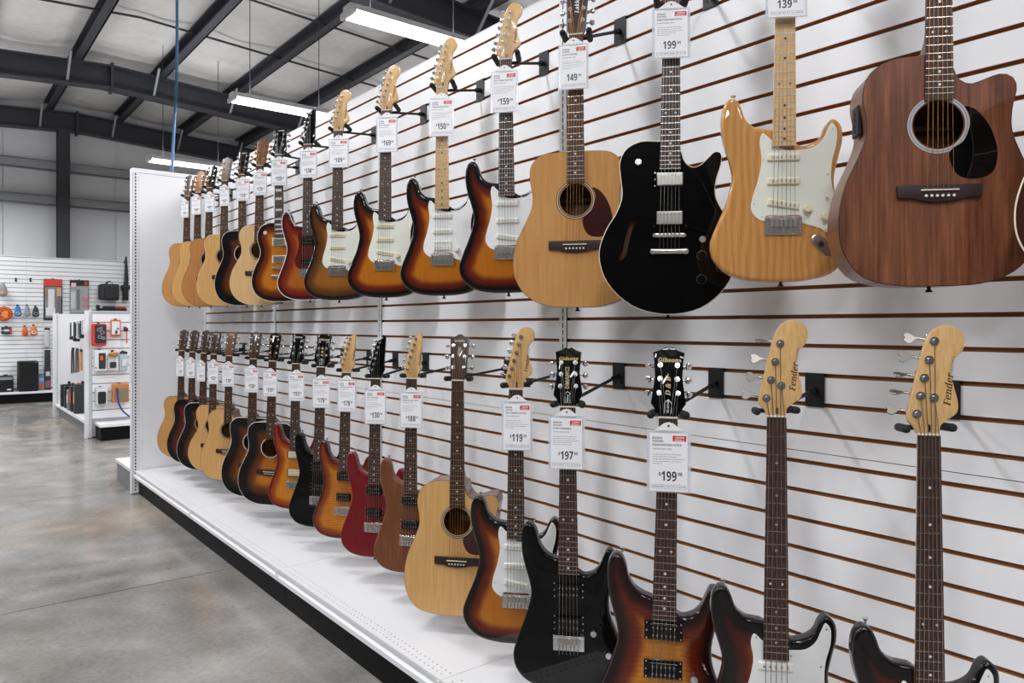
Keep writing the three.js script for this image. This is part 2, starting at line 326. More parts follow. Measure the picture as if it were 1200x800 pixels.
{ // end panel, with the deck of the end cap behind it
  const g = thing('gondola_end', 'tall white end panel with a slotted front upright closing the guitar wall', 'panel', V(END_X, 0, 0));
  const top = WALL_TOP + 0.01, mid = EYE - 0.14, z1 = DECK_Z + 0.012;
  mesh('panel', span(-0.035, 0, 0.01, mid - 0.001, -0.06, z1 - 0.03), M.white, g);
  mesh('panel', span(-0.035, 0, mid + 0.001, top - 0.03, -0.06, z1 - 0.03), M.white, g);
  mesh('top_rail', rb(0.042, 0.035, z1 + 0.06, 0.004, -0.0175, top - 0.016, (z1 - 0.06) / 2), M.enamel, g);
  const u = mesh('upright', slottedStrip(0.034, top - 0.02, 0.002, 0.0254, 0.010, 0.016).rotateY(Math.PI / 2).translate(0.002, 0.01, z1 - 0.022), M.enamel, g);
  mesh('channel', span(-0.03, 0.0005, 0.02, top - 0.02, z1 - 0.036, z1 - 0.008), M.dark, u);
  mesh('front_edge', rb(0.046, top - 0.01, 0.012, 0.004, -0.02, top / 2, z1 + 0.002), M.enamel, g);
  mesh('rear_upright', span(-0.036, 0.001, 0.01, top - 0.03, -0.085, -0.06), M.enamel, g);
  const e = thing('end_cap_deck', 'grey-sided end cap base behind the white end panel', 'shelf', V(END_X - 0.04, 0, 0));
  mesh('base', span(-0.6, -0.002, 0, DECK_Y - 0.025, -0.4, DECK_Z + 0.0), M.greyBase, e);
  mesh('deck_plate', span(-0.62, -0.002, DECK_Y - 0.025, DECK_Y, -0.4, DECK_Z + 0.008), M.enamel, e);
}

// ---------------------------------------------------------------- guitars (shapes in millimetres; y = 0 at the saddle, the nut at y = scale length, face of the body at z = 0)
const OUT = {
  strat: [[0, -153], [70, -148], [118, -132], [148, -95], [156, -50], [146, 5], [126, 60], [121, 100], [130, 150], [140, 195], [136, 232], [118, 248], [103, 236], [90, 207], [68, 190], [42, 184], [28, 192], [0, 205], [-28, 226], [-45, 229], [-68, 234], [-90, 254], [-101, 284], [-112, 303], [-128, 307], [-142, 292], [-149, 258], [-144, 208], [-127, 150], [-120, 110], [-135, 45], [-160, -15], [-174, -60], [-164, -100], [-130, -134], [-75, -150]],
  superstrat: [[0, -152], [66, -147], [112, -130], [142, -95], [150, -50], [138, 5], [117, 60], [112, 105], [121, 155], [130, 200], [131, 232], [121, 249], [108, 248], [98, 230], [86, 202], [66, 182], [42, 176], [28, 184], [0, 196], [-28, 216], [-46, 222], [-66, 234], [-83, 258], [-92, 292], [-104, 312], [-121, 314], [-133, 294], [-136, 256], [-129, 206], [-113, 150], [-108, 110], [-126, 45], [-148, -15], [-160, -60], [-152, -100], [-122, -133], [-72, -149]],
  lp: [[0, -190], [80, -183], [140, -150], [170, -95], [172, -35], [150, 30], [122, 80], [116, 112], [130, 150], [146, 188], [146, 214], [131, 226], [113, 213], [95, 190], [65, 178], [38, 186], [26, 226], [0, 258], [-35, 262], [-75, 262], [-115, 243], [-137, 205], [-138, 160], [-122, 110], [-125, 70], [-150, 20], [-174, -45], [-174, -100], [-145, -152], [-80, -184]],
  semi: [[-5, -215], [87, -196], [152, -137], [178, -61], [154, 37], [121, 105], [122, 150], [135, 195], [134, 222], [120, 226], [104, 212], [80, 190], [58, 186], [38, 203], [26, 235], [0, 256], [-33, 259], [-81, 259], [-119, 239], [-135, 204], [-132, 160], [-128, 110], [-142, 66], [-172, 15], [-190, -50], [-168, -126], [-98, -192]],
  dread: [[0, -192], [90, -186], [155, -155], [190, -102], [197, -45], [184, 15], [156, 75], [137, 120], [135, 160], [144, 210], [139, 252], [110, 281], [60, 288], [0, 288], [-60, 288], [-110, 281], [-139, 252], [-144, 210], [-135, 160], [-137, 120], [-156, 75], [-184, 15], [-197, -45], [-190, -102], [-155, -155], [-90, -186]],
  cutaway: [[0, -199], [90, -193], [152, -165], [190, -110], [197, -50], [184, 15], [158, 75], [141, 125], [142, 170], [150, 215], [141, 234], [120, 240], [92, 231], [62, 222], [42, 231], [30, 252], [24, 276], [0, 284], [-50, 286], [-100, 278], [-137, 250], [-149, 208], [-142, 160], [-141, 125], [-158, 75], [-184, 15], [-197, -60], [-188, -125], [-150, -178], [-85, -197]],
  concert: [[0, -190], [80, -184], [140, -155], [176, -105], [184, -50], [168, 15], [134, 75], [112, 118], [112, 160], [126, 205], [124, 248], [98, 280], [55, 288], [0, 288], [-55, 288], [-98, 280], [-124, 248], [-126, 205], [-112, 160], [-112, 118], [-134, 75], [-168, 15], [-184, -50], [-176, -105], [-140, -155], [-80, -184]],
};
OUT.bass = OUT.strat.map(([x, y]) => [x * 1.06, y * 1.02 + 112]);
const ring = {}; for (const k in OUT) ring[k] = loop(OUT[k], 110);
const geoCache = new Map();
function cached(key, make) { if (!geoCache.has(key)) { const g = make(); g.scale(0.001, 0.001, 0.001); geoCache.set(key, g); } return geoCache.get(key); }
// finish maps: dye colour follows the sprayed band along the outline, wood grain runs along the neck
function edgeDistance(pts, x, y) {
  let best = 1e9;
  for (let i = 0, n = pts.length; i < n; i++) {
    const a = pts[i], b = pts[(i + 1) % n], dx = b.x - a.x, dy = b.y - a.y, t = Math.max(0, Math.min(1, ((x - a.x) * dx + (y - a.y) * dy) / (dx * dx + dy * dy)));
    const d = (x - a.x - t * dx) ** 2 + (y - a.y - t * dy) ** 2; if (d < best) best = d;
  }
  return Math.sqrt(best);
}
const mix = (a, b, t) => a.map((v, i) => v + (b[i] - v) * t);
const sm = (a, b, x) => { const t = Math.max(0, Math.min(1, (x - a) / (b - a))); return t * t * (3 - 2 * t); };
const grainLine = (x, y, s, f = 1) => 0.5 * nz(x * 0.09 * f, y * 0.006, s) + 0.5 * nz(x * 0.32 * f, y * 0.008, s + 4) + 0.25 * nz(x * 1.1, y * 0.02, s + 9);
const FIN = {
  spruce: (d, x, y) => { const k = grainLine(x, y, 1); return [213 + 14 * k, 165 + 18 * k, 103 + 20 * k]; },
  spruceWarm: (d, x, y) => { const k = grainLine(x, y, 2); return [200 + 14 * k, 147 + 18 * k, 88 + 18 * k]; },
  cedar: (d, x, y) => { const k = grainLine(x, y, 3); return [184 + 14 * k, 126 + 16 * k, 72 + 14 * k]; },
  spruceCream: (d, x, y) => { const k = grainLine(x, y, 11); return [220 + 12 * k, 180 + 14 * k, 124 + 16 * k]; },
  mahogany: (d, x, y) => { const k = grainLine(x, y, 5, 0.6) + 0.5 * nz(x * 0.03, y * 0.004, 77), p = nz(x * 0.9, y * 0.05, 8); return [116 + 44 * k + 7 * p, 69 + 32 * k + 6 * p, 45 + 24 * k + 5 * p]; },
  satinBrown: (d, x, y) => { const k = grainLine(x, y, 6, 0.5) + 0.4 * nz(x * 0.03, y * 0.006, 7); return [118 + 26 * k, 70 + 20 * k, 44 + 14 * k]; },
  ash: (d, x, y) => { const w = x + 10 * nz(x * 0.012, y * 0.007, 3); const k = Math.sin(w * 0.34 + 5 * nz(w * 0.02, y * 0.006, 5)), g = nz(w * 0.7, y * 0.012, 6); return [198 + 6 * k + 15 * g, 142 + 8 * k + 19 * g, 80 + 9 * k + 19 * g]; },
  black: () => [9, 9, 10],
  red: (d, x, y) => { const k = grainLine(x, y, 9, 0.4); return [112 + 8 * k, 10 + 4 * k, 20 + 4 * k]; },
};
function burst(edge, midc, centre, d0, d1, d2, seed, flame = 0) {
  return (d, x, y) => {
    const w = d + 4 * nz(x * 0.03, y * 0.03, seed), k = grainLine(x, y, seed + 3, 0.5);
    let c = mix(edge, midc, sm(d0, d1, w)); c = mix(c, centre, sm(d1, d2, w));
    const f = flame * (Math.sin(y * 0.55 + 3 * nz(x * 0.01, y * 0.02, seed) + Math.abs(x) * 0.05) * 0.6 + nz(x * 0.03, y * 0.25, seed + 8)) * sm(d0, d2, w);
    const g = 10 * k * sm(d0, d2, w);
    return [c[0] + g + 24 * f, c[1] + g + 20 * f, c[2] + g * 0.5 + 8 * f];
  };
}
FIN.burst3 = burst([11, 7, 7], [90, 27, 10], [176, 104, 24], 12, 34, 64, 31);
FIN.burst3dark = burst([12, 8, 9], [72, 20, 10], [160, 82, 18], 22, 52, 92, 33);
FIN.tobacco = burst([22, 15, 12], [88, 52, 20], [144, 92, 34], 8, 30, 76, 35);
FIN.cherry = burst([66, 12, 20], [116, 38, 18], [170, 94, 34], 8, 32, 78, 37);
FIN.acBurst = burst([13, 9, 9], [88, 42, 12], [182, 108, 36], 36, 78, 136, 39);
FIN.acBurstRed = burst([16, 9, 9], [86, 26, 18], [176, 100, 36], 22, 64, 130, 41);
FIN.lpBurst = burst([34, 10, 14], [104, 42, 12], [190, 114, 26], 14, 40, 84, 43, 0.3);
FIN.cherryHot = burst([94, 14, 16], [148, 60, 16], [196, 124, 30], 6, 28, 62, 45);
FIN.flameAmber = burst([72, 16, 16], [126, 56, 16], [186, 112, 30], 6, 24, 56, 47, 0.7);
FIN.flameBurst = burst([30, 9, 14], [96, 32, 12], [192, 120, 32], 10, 42, 76, 49, 0.5);
FIN.mahogBurst = burst([60, 28, 16], [96, 46, 24], [122, 64, 34], 4, 40, 100, 51);
const boundsOf = (k) => { const p = ring[k]; return [Math.min(...p.map((q) => q.x)) - 2, Math.max(...p.map((q) => q.x)) + 2, Math.min(...p.map((q) => q.y)) - 2, Math.max(...p.map((q) => q.y)) + 2]; };
const finCache = new Map();
function finish(shape, fin, big) {
  const key = shape + fin; if (finCache.has(key)) return finCache.get(key);
  const [x0, x1, y0, y1] = boundsOf(shape), h = big ? 512 : 224, w = Math.round(h * 0.75);
  let m;
  if (fin === 'black') m = M.blackGloss;
  else {
    const tex = dataTex(w, h, (i, j) => { const x = x0 + (i + 0.5) / w * (x1 - x0), y = y0 + (j + 0.5) / h * (y1 - y0); return FIN[fin](fin.includes('urst') || ['tobacco', 'cherry', 'cherryHot', 'flameAmber'].includes(fin) ? edgeDistance(ring[shape], x, y) : 0, x, y); });
    tex.wrapS = tex.wrapT = THREE.ClampToEdgeWrapping;
    const satin = ['satinBrown', 'mahogany', 'spruceCream'].includes(fin);
    m = std('#ffffff', satin ? 0.42 : 0.4, 0, { map: tex, specularIntensity: satin ? 0.6 : 0.2, clearcoat: satin ? 0.2 : 0.9, clearcoatRoughness: satin ? 0.25 : 0.03 });
  }
  finCache.set(key, m); return m;
}
function bodyUV(g, shape) {
  const [x0, x1, y0, y1] = boundsOf(shape), p = g.attributes.position, uv = new Float32Array(p.count * 2);
  for (let i = 0; i < p.count; i++) { uv[2 * i] = (p.getX(i) - x0) / (x1 - x0); uv[2 * i + 1] = (p.getY(i) - y0) / (y1 - y0); }
  g.setAttribute('uv', new THREE.BufferAttribute(uv, 2)); return g;
}
const ACO = ['dread', 'cutaway', 'concert'];
const DEPTH = { dread: 100, cutaway: 100, concert: 95, semi: 48 };
const HOLE_Y = 140, HOLE_R = 50;
const fHole = loop([[-128, -66], [-116, -50], [-108, -10], [-96, 30], [-88, 46], [-96, 54], [-106, 40], [-120, -6], [-128, -44], [-138, -56], [-139, -66]], 40);
function wallStrip(pts, z0, z1) {
  const pos = [], n = pts.length;
  for (let i = 0; i < n; i++) { const a = pts[i], b = pts[(i + 1) % n]; pos.push(a.x, a.y, z0, a.x, a.y, z1, b.x, b.y, z1, a.x, a.y, z0, b.x, b.y, z1, b.x, b.y, z0); }
  const g = new THREE.BufferGeometry(); g.setAttribute('position', new THREE.Float32BufferAttribute(pos, 3)); g.computeVertexNormals();
  const uv = new Float32Array(n * 12); let s = 0;
  for (let i = 0; i < n; i++) { const a = pts[i], b = pts[(i + 1) % n], L = a.distanceTo(b); [[s, z0], [s, z1], [s + L, z1], [s, z0], [s + L, z1], [s + L, z0]].forEach(([u, v], q) => { uv[i * 12 + q * 2] = u / 200; uv[i * 12 + q * 2 + 1] = v / 200; }); s += L; }
  g.setAttribute('uv', new THREE.BufferAttribute(uv, 2)); return toCreasedNormals(g, 0.8);
}
const tubeLoop = (pts, z, r, seg = 5) => new THREE.TubeGeometry(new THREE.CatmullRomCurve3(pts.map((p) => V(p.x, p.y, z)), true), pts.length, r, seg, true);
const HEADS = {
  strat: [[-21, 0], [-24, 10], [-34, 27], [-31, 44], [-18, 96], [-4, 150], [8, 178], [22, 191], [38, 192], [52, 183], [58, 166], [53, 150], [41, 135], [37, 112], [44, 78], [51, 56], [46, 42], [33, 33], [23, 16], [21, 0]],
  pointed: [[-21, 0], [-25, 12], [-33, 30], [-28, 52], [-14, 108], [0, 158], [8, 168], [24, 176], [37, 190], [41, 186], [40, 150], [37, 100], [36, 60], [38, 40], [31, 24], [23, 10], [21, 0]],
  gibson: [[-21, 0], [-28, 14], [-41, 32], [-37, 60], [-32, 95], [-34, 130], [-37, 155], [-22, 160], [-8, 168], [0, 164], [8, 168], [22, 160], [37, 155], [34, 130], [32, 95], [37, 60], [41, 32], [28, 14], [21, 0]],
  acoustic: [[-21, 0], [-25, 10], [-29, 20], [-31, 80], [-35, 152], [-20, 158], [-8, 166], [0, 168], [8, 166], [20, 158], [35, 152], [31, 80], [29, 20], [25, 10], [21, 0]],
  bass: [[-23, 0], [-26, 10], [-42, 30], [-38, 60], [-22, 130], [-6, 196], [8, 226], [28, 240], [50, 240], [70, 226], [76, 204], [70, 182], [54, 164], [48, 140], [54, 104], [62, 70], [60, 48], [44, 34], [26, 18], [23, 0]],
};
const POSTS = {
  strat: [[-21, 39], [-13, 62], [-6, 88], [2, 112], [9, 138], [16, 162]].map(([x, y]) => [x, y, -1]),
  pointed: [[-19, 38], [-12, 63], [-6, 88], [1, 113], [8, 138], [15, 160]].map(([x, y]) => [x, y, -1]),
  gibson: [[-22, 57, -1], [-20, 91, -1], [-20, 124, -1], [20, 124, 1], [20, 91, 1], [22, 57, 1]],
  acoustic: [[-20, 46, -1], [-21, 86, -1], [-22, 126, -1], [22, 126, 1], [21, 86, 1], [20, 46, 1]],
  bass: [[-24, 44, -1], [-13, 90, -1], [-3, 136, -1], [9, 182, -1], [12, 76, 1]],
  bass6: [[-24, 44, -1], [-16, 84, -1], [-8, 124, -1], [2, 164, -1], [13, 206, -1], [12, 80, 1]],
};
HEADS.bass6 = HEADS.bass;
const TILT = { gibson: 0.2, acoustic: 0.19 };
const fretY = (n, L) => L * Math.pow(2, -n / 12);
// lettering on headstocks
function textDecal(lines, w, h, draw) {
  const c = document.createElement('canvas'); c.width = w; c.height = h; const x = c.getContext('2d'); x.clearRect(0, 0, w, h); draw(x, w, h);
  const t = new THREE.CanvasTexture(c); t.colorSpace = THREE.SRGBColorSpace; t.magFilter = THREE.LinearFilter;
  return new THREE.MeshStandardMaterial({ map: t, transparent: true, roughness: 0.4 });
}
const LOGO = {
  strat: textDecal(null, 256, 64, (x) => { x.fillStyle = '#3a2412'; x.font = 'italic bold 40px serif'; x.fillText('Fender', 6, 44); x.font = '14px sans-serif'; x.fillText('CUSTOM', 160, 44); }),
  bass: textDecal(null, 320, 72, (x) => { x.fillStyle = '#4a2f18'; x.font = 'italic bold 52px serif'; x.fillText('Fender', 4, 52); x.font = '20px sans-serif'; x.fillText('OUTZENPO', 192, 48); }),
  bass6: textDecal(null, 320, 72, (x) => { x.fillStyle = '#4a2f18'; x.font = 'italic bold 52px serif'; x.fillText('Fender', 4, 52); x.font = '20px sans-serif'; x.fillText('OSRALENT C', 184, 48); }),
  trano: textDecal(null, 128, 320, (x) => { x.fillStyle = '#d8c04a'; x.font = 'italic bold 30px serif'; x.fillText('Gidsonest', 2, 48); x.save(); x.translate(46, 230); x.rotate(-Math.PI / 2); x.strokeStyle = '#d9c9a0'; x.lineWidth = 2; x.font = 'bold 34px sans-serif'; x.strokeText('OMANCI', 0, 24); x.restore(); x.strokeStyle = '#e8e8e8'; x.lineWidth = 3; x.beginPath(); x.moveTo(46, 318); x.lineTo(46, 258); x.lineTo(62, 244); x.lineTo(78, 258); x.lineTo(78, 318); x.stroke(); x.save(); x.translate(56, 316); x.rotate(-Math.PI / 2); x.fillStyle = '#eee'; x.font = 'bold 15px sans-serif'; x.fillText('POSILU', 0, 12); x.restore(); }),
  gibsy: textDecal(null, 128, 320, (x) => { x.fillStyle = '#e0c48a'; x.font = 'italic bold 31px serif'; x.fillText('Gibsonsn', 4, 46); x.save(); x.translate(44, 226); x.rotate(-Math.PI / 2); x.fillStyle = '#e3c295'; x.font = 'italic bold 36px serif'; x.fillText('D & B~', 0, 30); x.restore(); x.strokeStyle = '#e8e8e8'; x.lineWidth = 3; x.beginPath(); x.moveTo(44, 318); x.lineTo(44, 262); x.lineTo(62, 246); x.lineTo(80, 262); x.lineTo(80, 318); x.stroke(); x.save(); x.translate(55, 316); x.rotate(-Math.PI / 2); x.fillStyle = '#eee'; x.font = 'bold 15px sans-serif'; x.fillText('TO.SITUAL', 0, 12); x.restore(); }),
  laka: textDecal(null, 64, 192, (x) => { x.save(); x.translate(16, 150); x.rotate(-Math.PI / 2); x.fillStyle = '#f2efe6'; x.font = 'italic bold 38px serif'; x.fillText('Lakka', 0, 30); x.restore(); }),
  arch: textDecal(null, 128, 192, (x) => { x.fillStyle = '#d9cdb0'; x.font = 'bold 24px serif'; x.fillText('Bellida', 22, 36); x.save(); x.translate(50, 150); x.rotate(-Math.PI / 2); x.font = 'italic bold 26px serif'; x.fillText('Wing', 0, 22); x.restore(); }),
  small: textDecal(null, 128, 64, (x) => { x.fillStyle = '#efe8d8'; x.font = 'italic bold 36px serif'; x.fillText('Cortez', 8, 44); }),
};
function decalPlane(w, h, x, y, z, rz = 0) { return new THREE.PlaneGeometry(w, h).rotateZ(rz).translate(x, y, z); }

const GUITARS = [];
function guitar(o) {
  const bass = o.shape === 'bass', L = bass ? 864 : 648, aco = ACO.includes(o.shape), hollow = aco || o.shape === 'semi';
  const [nx, ny] = o.nut, [sx, sy] = o.sad, pos = onZ(nx, ny, o.z), Z = depthOf(pos);
  const scale = Math.hypot(sx - nx, sy - ny) / L * 1000 * Z / FOCAL, yaw = THREE.MathUtils.degToRad(o.yaw ?? 42), roll = Math.atan2(sx - nx, sy - ny);
  const near = o.big, K = o.shape;
  const bottom = Math.min(...ring[K].map((p) => p.y));
  const g = thing(o.name, o.label, aco ? 'acoustic guitar' : bass ? 'bass guitar' : 'electric guitar', null, o.group);
  g.rotation.order = 'YXZ'; g.rotation.set(0, yaw, roll); g.scale.setScalar(scale);
  const add = (name, key, make, mat, parent) => mesh(name, cached(key, make), mat, parent || g);
  // body
  const fin = finish(K, o.fin, near);
  let body;
  if (hollow) {
    const dz = DEPTH[K], hole = aco ? circlePts(0, HOLE_Y, HOLE_R, 36).reverse() : [...fHole];
    body = add('body', K + 'side', () => merged([wallStrip(ring[K], -2.5, -dz), planarUV(new THREE.ShapeGeometry(new THREE.Shape(ring[K])), 0.005).translate(0, 0, -dz)]), o.side || M.sapele);
    add('soundboard', K + 'top', () => bodyUV(prism(ring[K], -3, 0, 0, [hole]), K), fin);
    add('binding', K + 'bind' + (o.bindR || 2.2), () => tubeLoop(ring[K], -2, o.bindR || 2.2), o.bind || M.cream, body);
    if (!aco) add('lining', K + 'lining', () => planarUV(prism(ring[K].map((p) => p.clone().multiplyScalar(0.96)), -24, -22), 0.01), M.inside, body);
    else add('brace', K + 'brace', () => bx(200, 12, 20, 0, HOLE_Y + 12, -dz + 12), M.inside, body);
  } else {
    const e = K === 'lp' ? 7 : 10;
    body = add('body', K + 'solid', () => bodyUV(prism(ring[K], -44, 0, e, [], 6), K), fin);
    if (o.bind) add('binding', K + 'bind1.6', () => tubeLoop(ring[K].map((p) => p.clone()), -3.2, 1.7), o.bind, body);
  }
  { // strap buttons
    const horn = aco || K === 'lp' || K === 'semi' ? null : bass ? [-125, 428] : K === 'strat' ? [-118, 308] : [-101, 316];
    const zb = -(hollow ? DEPTH[K] : 44) / 2;
    add('strap_button', K + 'sb' + (aco ? 1 : 0), () => merged([cyl(4, 4, 8, 0, bottom - 3, zb, 10), cyl(8.5, 5, 5, 0, bottom - 9, zb, 12)]), M.black);
    if (horn) add('strap_button', K + 'sbh', () => merged([cyl(3, 3, 8, horn[0], horn[1] + 3, -22, 8), cyl(4, 7.5, 5, horn[0], horn[1] + 8, -22, 12)]), M.chrome);
  }
  // neck and fingerboard
  const w0 = bass ? 46 : 43, w1 = bass ? 64 : 56, yEnd = o.end ?? (aco ? 190 : bass ? 253 : 180), nf = o.frets ?? (aco ? 20 : bass ? 20 : 22);
  const hw = (y) => (w0 + (w1 - w0) * (L - y) / (L - 180)) / 2;
  const fz = aco ? 6 : 12, bz = fz - 6;
  const join = aco ? 288 : bass ? 300 : 190;
  add('neck', ['neck', L, aco, join].join(), () => {
    const pos = [], N = 12, ys = []; for (let i = 0; i <= 24; i++) ys.push(L - (L - join) * i / 24);
    const sec = ys.map((y) => { const d = aco ? 19 + 62 * sm(join + 55, join, y) ** 1.5 : 20, w = hw(y) - 0.5; return Array.from({ length: N + 1 }, (_, k) => { const a = Math.PI * k / N; return [-w * Math.cos(a), y, bz - d * Math.pow(Math.sin(a), 0.75)]; }); });
    for (let i = 0; i < 24; i++) for (let k = 0; k < N; k++) { const a = sec[i][k], b = sec[i][k + 1], c = sec[i + 1][k + 1], d = sec[i + 1][k]; pos.push(...a, ...d, ...c, ...a, ...c, ...b); }
    const q = new THREE.BufferGeometry(); q.setAttribute('position', new THREE.Float32BufferAttribute(pos, 3)); q.computeVertexNormals(); return planarUV(toCreasedNormals(q, 1), 0.01);
  }, o.neckMat || M.maple);
  const boardMat = o.board === 'maple' ? M.maple : M.rosewood;
  const board = add('fretboard', ['fb', L, fz, yEnd].join(), () => planarUV(prism([[-hw(yEnd), yEnd], [hw(yEnd), yEnd], [w0 / 2, L], [-w0 / 2, L]], bz, fz), 0.012), boardMat);
  const fretG = (n) => { const y = fretY(n, L); return bx(2 * hw(y), 1.6, 1.4, 0, y, fz + 0.3); };
  if (near) for (let n = 1; n <= nf; n++) add('fret', ['fr', L, fz, n].join(), () => fretG(n), o.board === 'maple' ? M.nickel : M.fretwire, board);
  else add('frets', ['frs', L, fz, nf].join(), () => merged(Array.from({ length: nf }, (_, i) => fretG(i + 1))), M.fretwire, board).userData.kind = 'stuff';
  const dots = []; for (const n of [3, 5, 7, 9, 12, 15, 17, 19, 21]) { if (n > nf) continue; const y = (fretY(n, L) + fretY(n - 1, L)) / 2; if (o.blocks) dots.push([n, y, 0, 1]); else if (n === 12) { dots.push([n, y, -0.5, 0], [n, y, 0.5, 0]); } else dots.push([n, y, 0, 0]); }
  const dotG = ([n, y, s, blk]) => blk ? bx(hw(y) * 1.5, (fretY(n - 1, L) - fretY(n, L)) * 0.55, 0.6, 0, y, fz + 0.2) : cyl(3, 3, 0.6, s * hw(y), y, fz + 0.25, 12, 'z');
  const dotMat = o.board === 'maple' ? M.black : M.pearl;
  if (near) dots.forEach((d) => add('inlay', ['dot', L, fz, ...d].join(), () => dotG(d), dotMat, board));
  else add('inlays', ['dots', L, fz, nf, !!o.blocks].join(), () => merged(dots.map(dotG)), dotMat, board).userData.kind = 'stuff';
  add('nut', ['nut', L, fz].join(), () => rb(w0, 4.5, 7, 1, 0, L + 2, fz - 1.5), M.bone);
  // headstock
  const H = o.head, tilt = TILT[H] || 0, hz = tilt ? fz - 3 : fz - 8;
  const hx = (q) => q.rotateX(-tilt).translate(0, L + 3, hz);
  const head = add('headstock', ['hd', H, L, fz].join(), () => hx(planarUV(prism(H === 'gibson' || H === 'acoustic' || H === 'pointed' ? HEADS[H].map((p) => new THREE.Vector2(...p)) : loop(HEADS[H], 70), -14, 0, 1.5, [], 2), 0.01)), o.headMat || M.maple);
  if (o.logo) {
    const lz = 0.35, dec = { strat: () => decalPlane(92, 23, 37, 96, lz, Math.PI / 2 - 0.12), bass: () => decalPlane(124, 28, 45, 122, lz, Math.PI / 2 - 0.1), bass6: () => decalPlane(124, 28, 45, 122, lz, Math.PI / 2 - 0.1), trano: () => decalPlane(58, 145, 0, 80, lz), gibsy: () => decalPlane(58, 145, 0, 80, lz), laka: () => decalPlane(30, 90, 0, 96, lz), arch: () => decalPlane(58, 87, 0, 112, lz), small: () => decalPlane(44, 22, 0, 146, lz) };
    add('logo', ['logo', o.logo, H, L, fz].join(), () => hx(dec[o.logo]()), LOGO[o.logo], head);
  }
  if (H === 'bass' || H === 'bass6' || H === 'strat') add('truss_slot', ['ts', H, L].join(), () => hx(rb(6, 16, 1, 2.5, 2, 12, 0.1)), M.ebony, head);
  const big = bass, hwMat = o.hw || M.chrome;
  POSTS[H].forEach(([x, y, s], i) => {
    const r = big ? 1.55 : 1, reach = H === 'strat' || H === 'pointed' ? 19 : big ? 28 : 21, ang = s < 0 && !['gibson', 'acoustic'].includes(H) ? -0.22 : 0, tw = big ? (H === 'bass' ? [0.25, 0.2, 0.35, 1.3, 0, 0] : [0.6, 1.3, 1.25, 0.2, 0.3, 0])[i] : [0.9, 0.3, 1.2, 0.5, 0.1, 0.8][i];
    const bxp = s * reach, byp = ang * s * reach * -1 * (s < 0 ? -1 : 1);
    const tn_ = add('tuner', ['tun', H, L, fz, i].join(), () => {
      const list = [cyl(6.5 * r, 6.5 * r, 2.5, x, y, 1.2, 14, 'z'), cyl(3.6 * r, 3 * r, 9, x, y, 5, 10, 'z')];
      if (!(big && s > 0)) {
        const bxe = x + bxp, bye = y + byp;
        list.push(rod(V(x + s * 8, y + byp * 0.2, -18), V(bxe, bye, -18), 2.6 * r, 6));
        list.push(rb(14 * r, 20 * r, 8, 2, x + s * 2, y, -18));
        if (!big) { const e = new THREE.SphereGeometry(1, 10, 8).scale(8.5, 9.5, 4.2).rotateX(tw); list.push(e.translate(bxe + s * 6, bye, -18)); }
      }
      return hx(merged(list));
    }, hwMat);
    if (big && s < 0) add('tuner_key', ['key', H, L, i].join(), () => {
      const pts = loop([[-4, -4], [4, -3], [12, -9], [22, -13], [29, -7], [27, 0], [29, 7], [22, 13], [12, 9], [4, 3], [-4, 4]], 36);
      return hx(prism(pts, -2, 2, 0.8, [], 1).rotateX(tw).rotateZ(Math.PI).translate(x + bxp, y + byp, -18));
    }, M.keyMetal, tn_);
  });
  // bridge, pickups, guard
  const P = o.parts || {};
  if (aco) {
    add('rosette', 'ros', () => merged([prism(circlePts(0, HOLE_Y, 61, 48), 0, 0.5, 0, [circlePts(0, HOLE_Y, 58.5, 48).reverse()]), prism(circlePts(0, HOLE_Y, 55.5, 48), 0, 0.5, 0, [circlePts(0, HOLE_Y, 52.5, 48).reverse()])]), o.rose || M.ring);
    add('rosette', 'ros2', () => prism(circlePts(0, HOLE_Y, 58.4, 48), 0, 0.35, 0, [circlePts(0, HOLE_Y, 55.6, 48).reverse()]), o.rose2 || M.ringPale);
    if (P.guard) add('pickguard', 'acg', () => prism(loop([[62, HOLE_Y + 8], [50, HOLE_Y - 34], [22, HOLE_Y - 58], [24, 60], [40, 32], [72, 24], [104, 36], [114, 70], [108, 110], [92, 145], [70, 170], [52, 176], [58, HOLE_Y + 24]], 60), 0, 0.8), P.guard);
    const br = add('bridge', 'acb', () => prism([[-82, -14], [-50, -16], [-30, -22], [0, -24], [30, -22], [50, -16], [82, -14], [83, 11], [81, 13], [-81, 13], [-83, 11]], 0, 8, 1.2, [], 2), M.bridgeWood);
    add('saddle', 'acs', () => rb(74, 3, 5, 1, 0, 1, 9.5), M.bone, br);
    for (let i = 0; i < 6; i++) add('bridge_pin', 'acp' + i, () => cyl(2.6, 3, 4, -27 + i * 10.8, -11, 9, 8, 'z'), M.bone, br);
    if (P.preamp) {
      const pa = add('preamp', 'preamp', () => rb(10, 66, 42, 3, -147, 165, -52), M.black);
      add('slider', 'presl', () => merged([0, 1, 2, 3].map((i) => bx(3, 8, 5, -152.5, 145 + i * 12, -52))), M.darkGrey, pa);
    }
  } else {
    if (P.guard === 'strat') {
      const pg = add('pickguard', 'sg', () => prism(loop([[-30, 200], [-50, 216], [-57, 196], [-52, 150], [-60, 100], [-74, 52], [-76, 25], [-62, 4], [-43, -3], [-42, 9], [0, 10], [42, 9], [43, -6], [85, -22], [118, -40], [133, -34], [136, -10], [126, 40], [113, 92], [114, 140], [124, 185], [124, 222], [113, 236], [104, 222], [92, 196], [70, 178], [44, 173], [0, 174]], 120), 0, 2.4, 0.7, [], 1), o.guard);
      for (const [i, [x, y]] of [[-48, 206], [-46, 150], [-69, 40], [-50, 8], [50, 0], [110, -34], [126, 10], [104, 110], [115, 220], [50, 178]].entries()) add('screw', 'sgs' + i, () => cyl(2.2, 2, 0.8, x, y, 2.7, 8, 'z'), M.nickel, pg);
    }
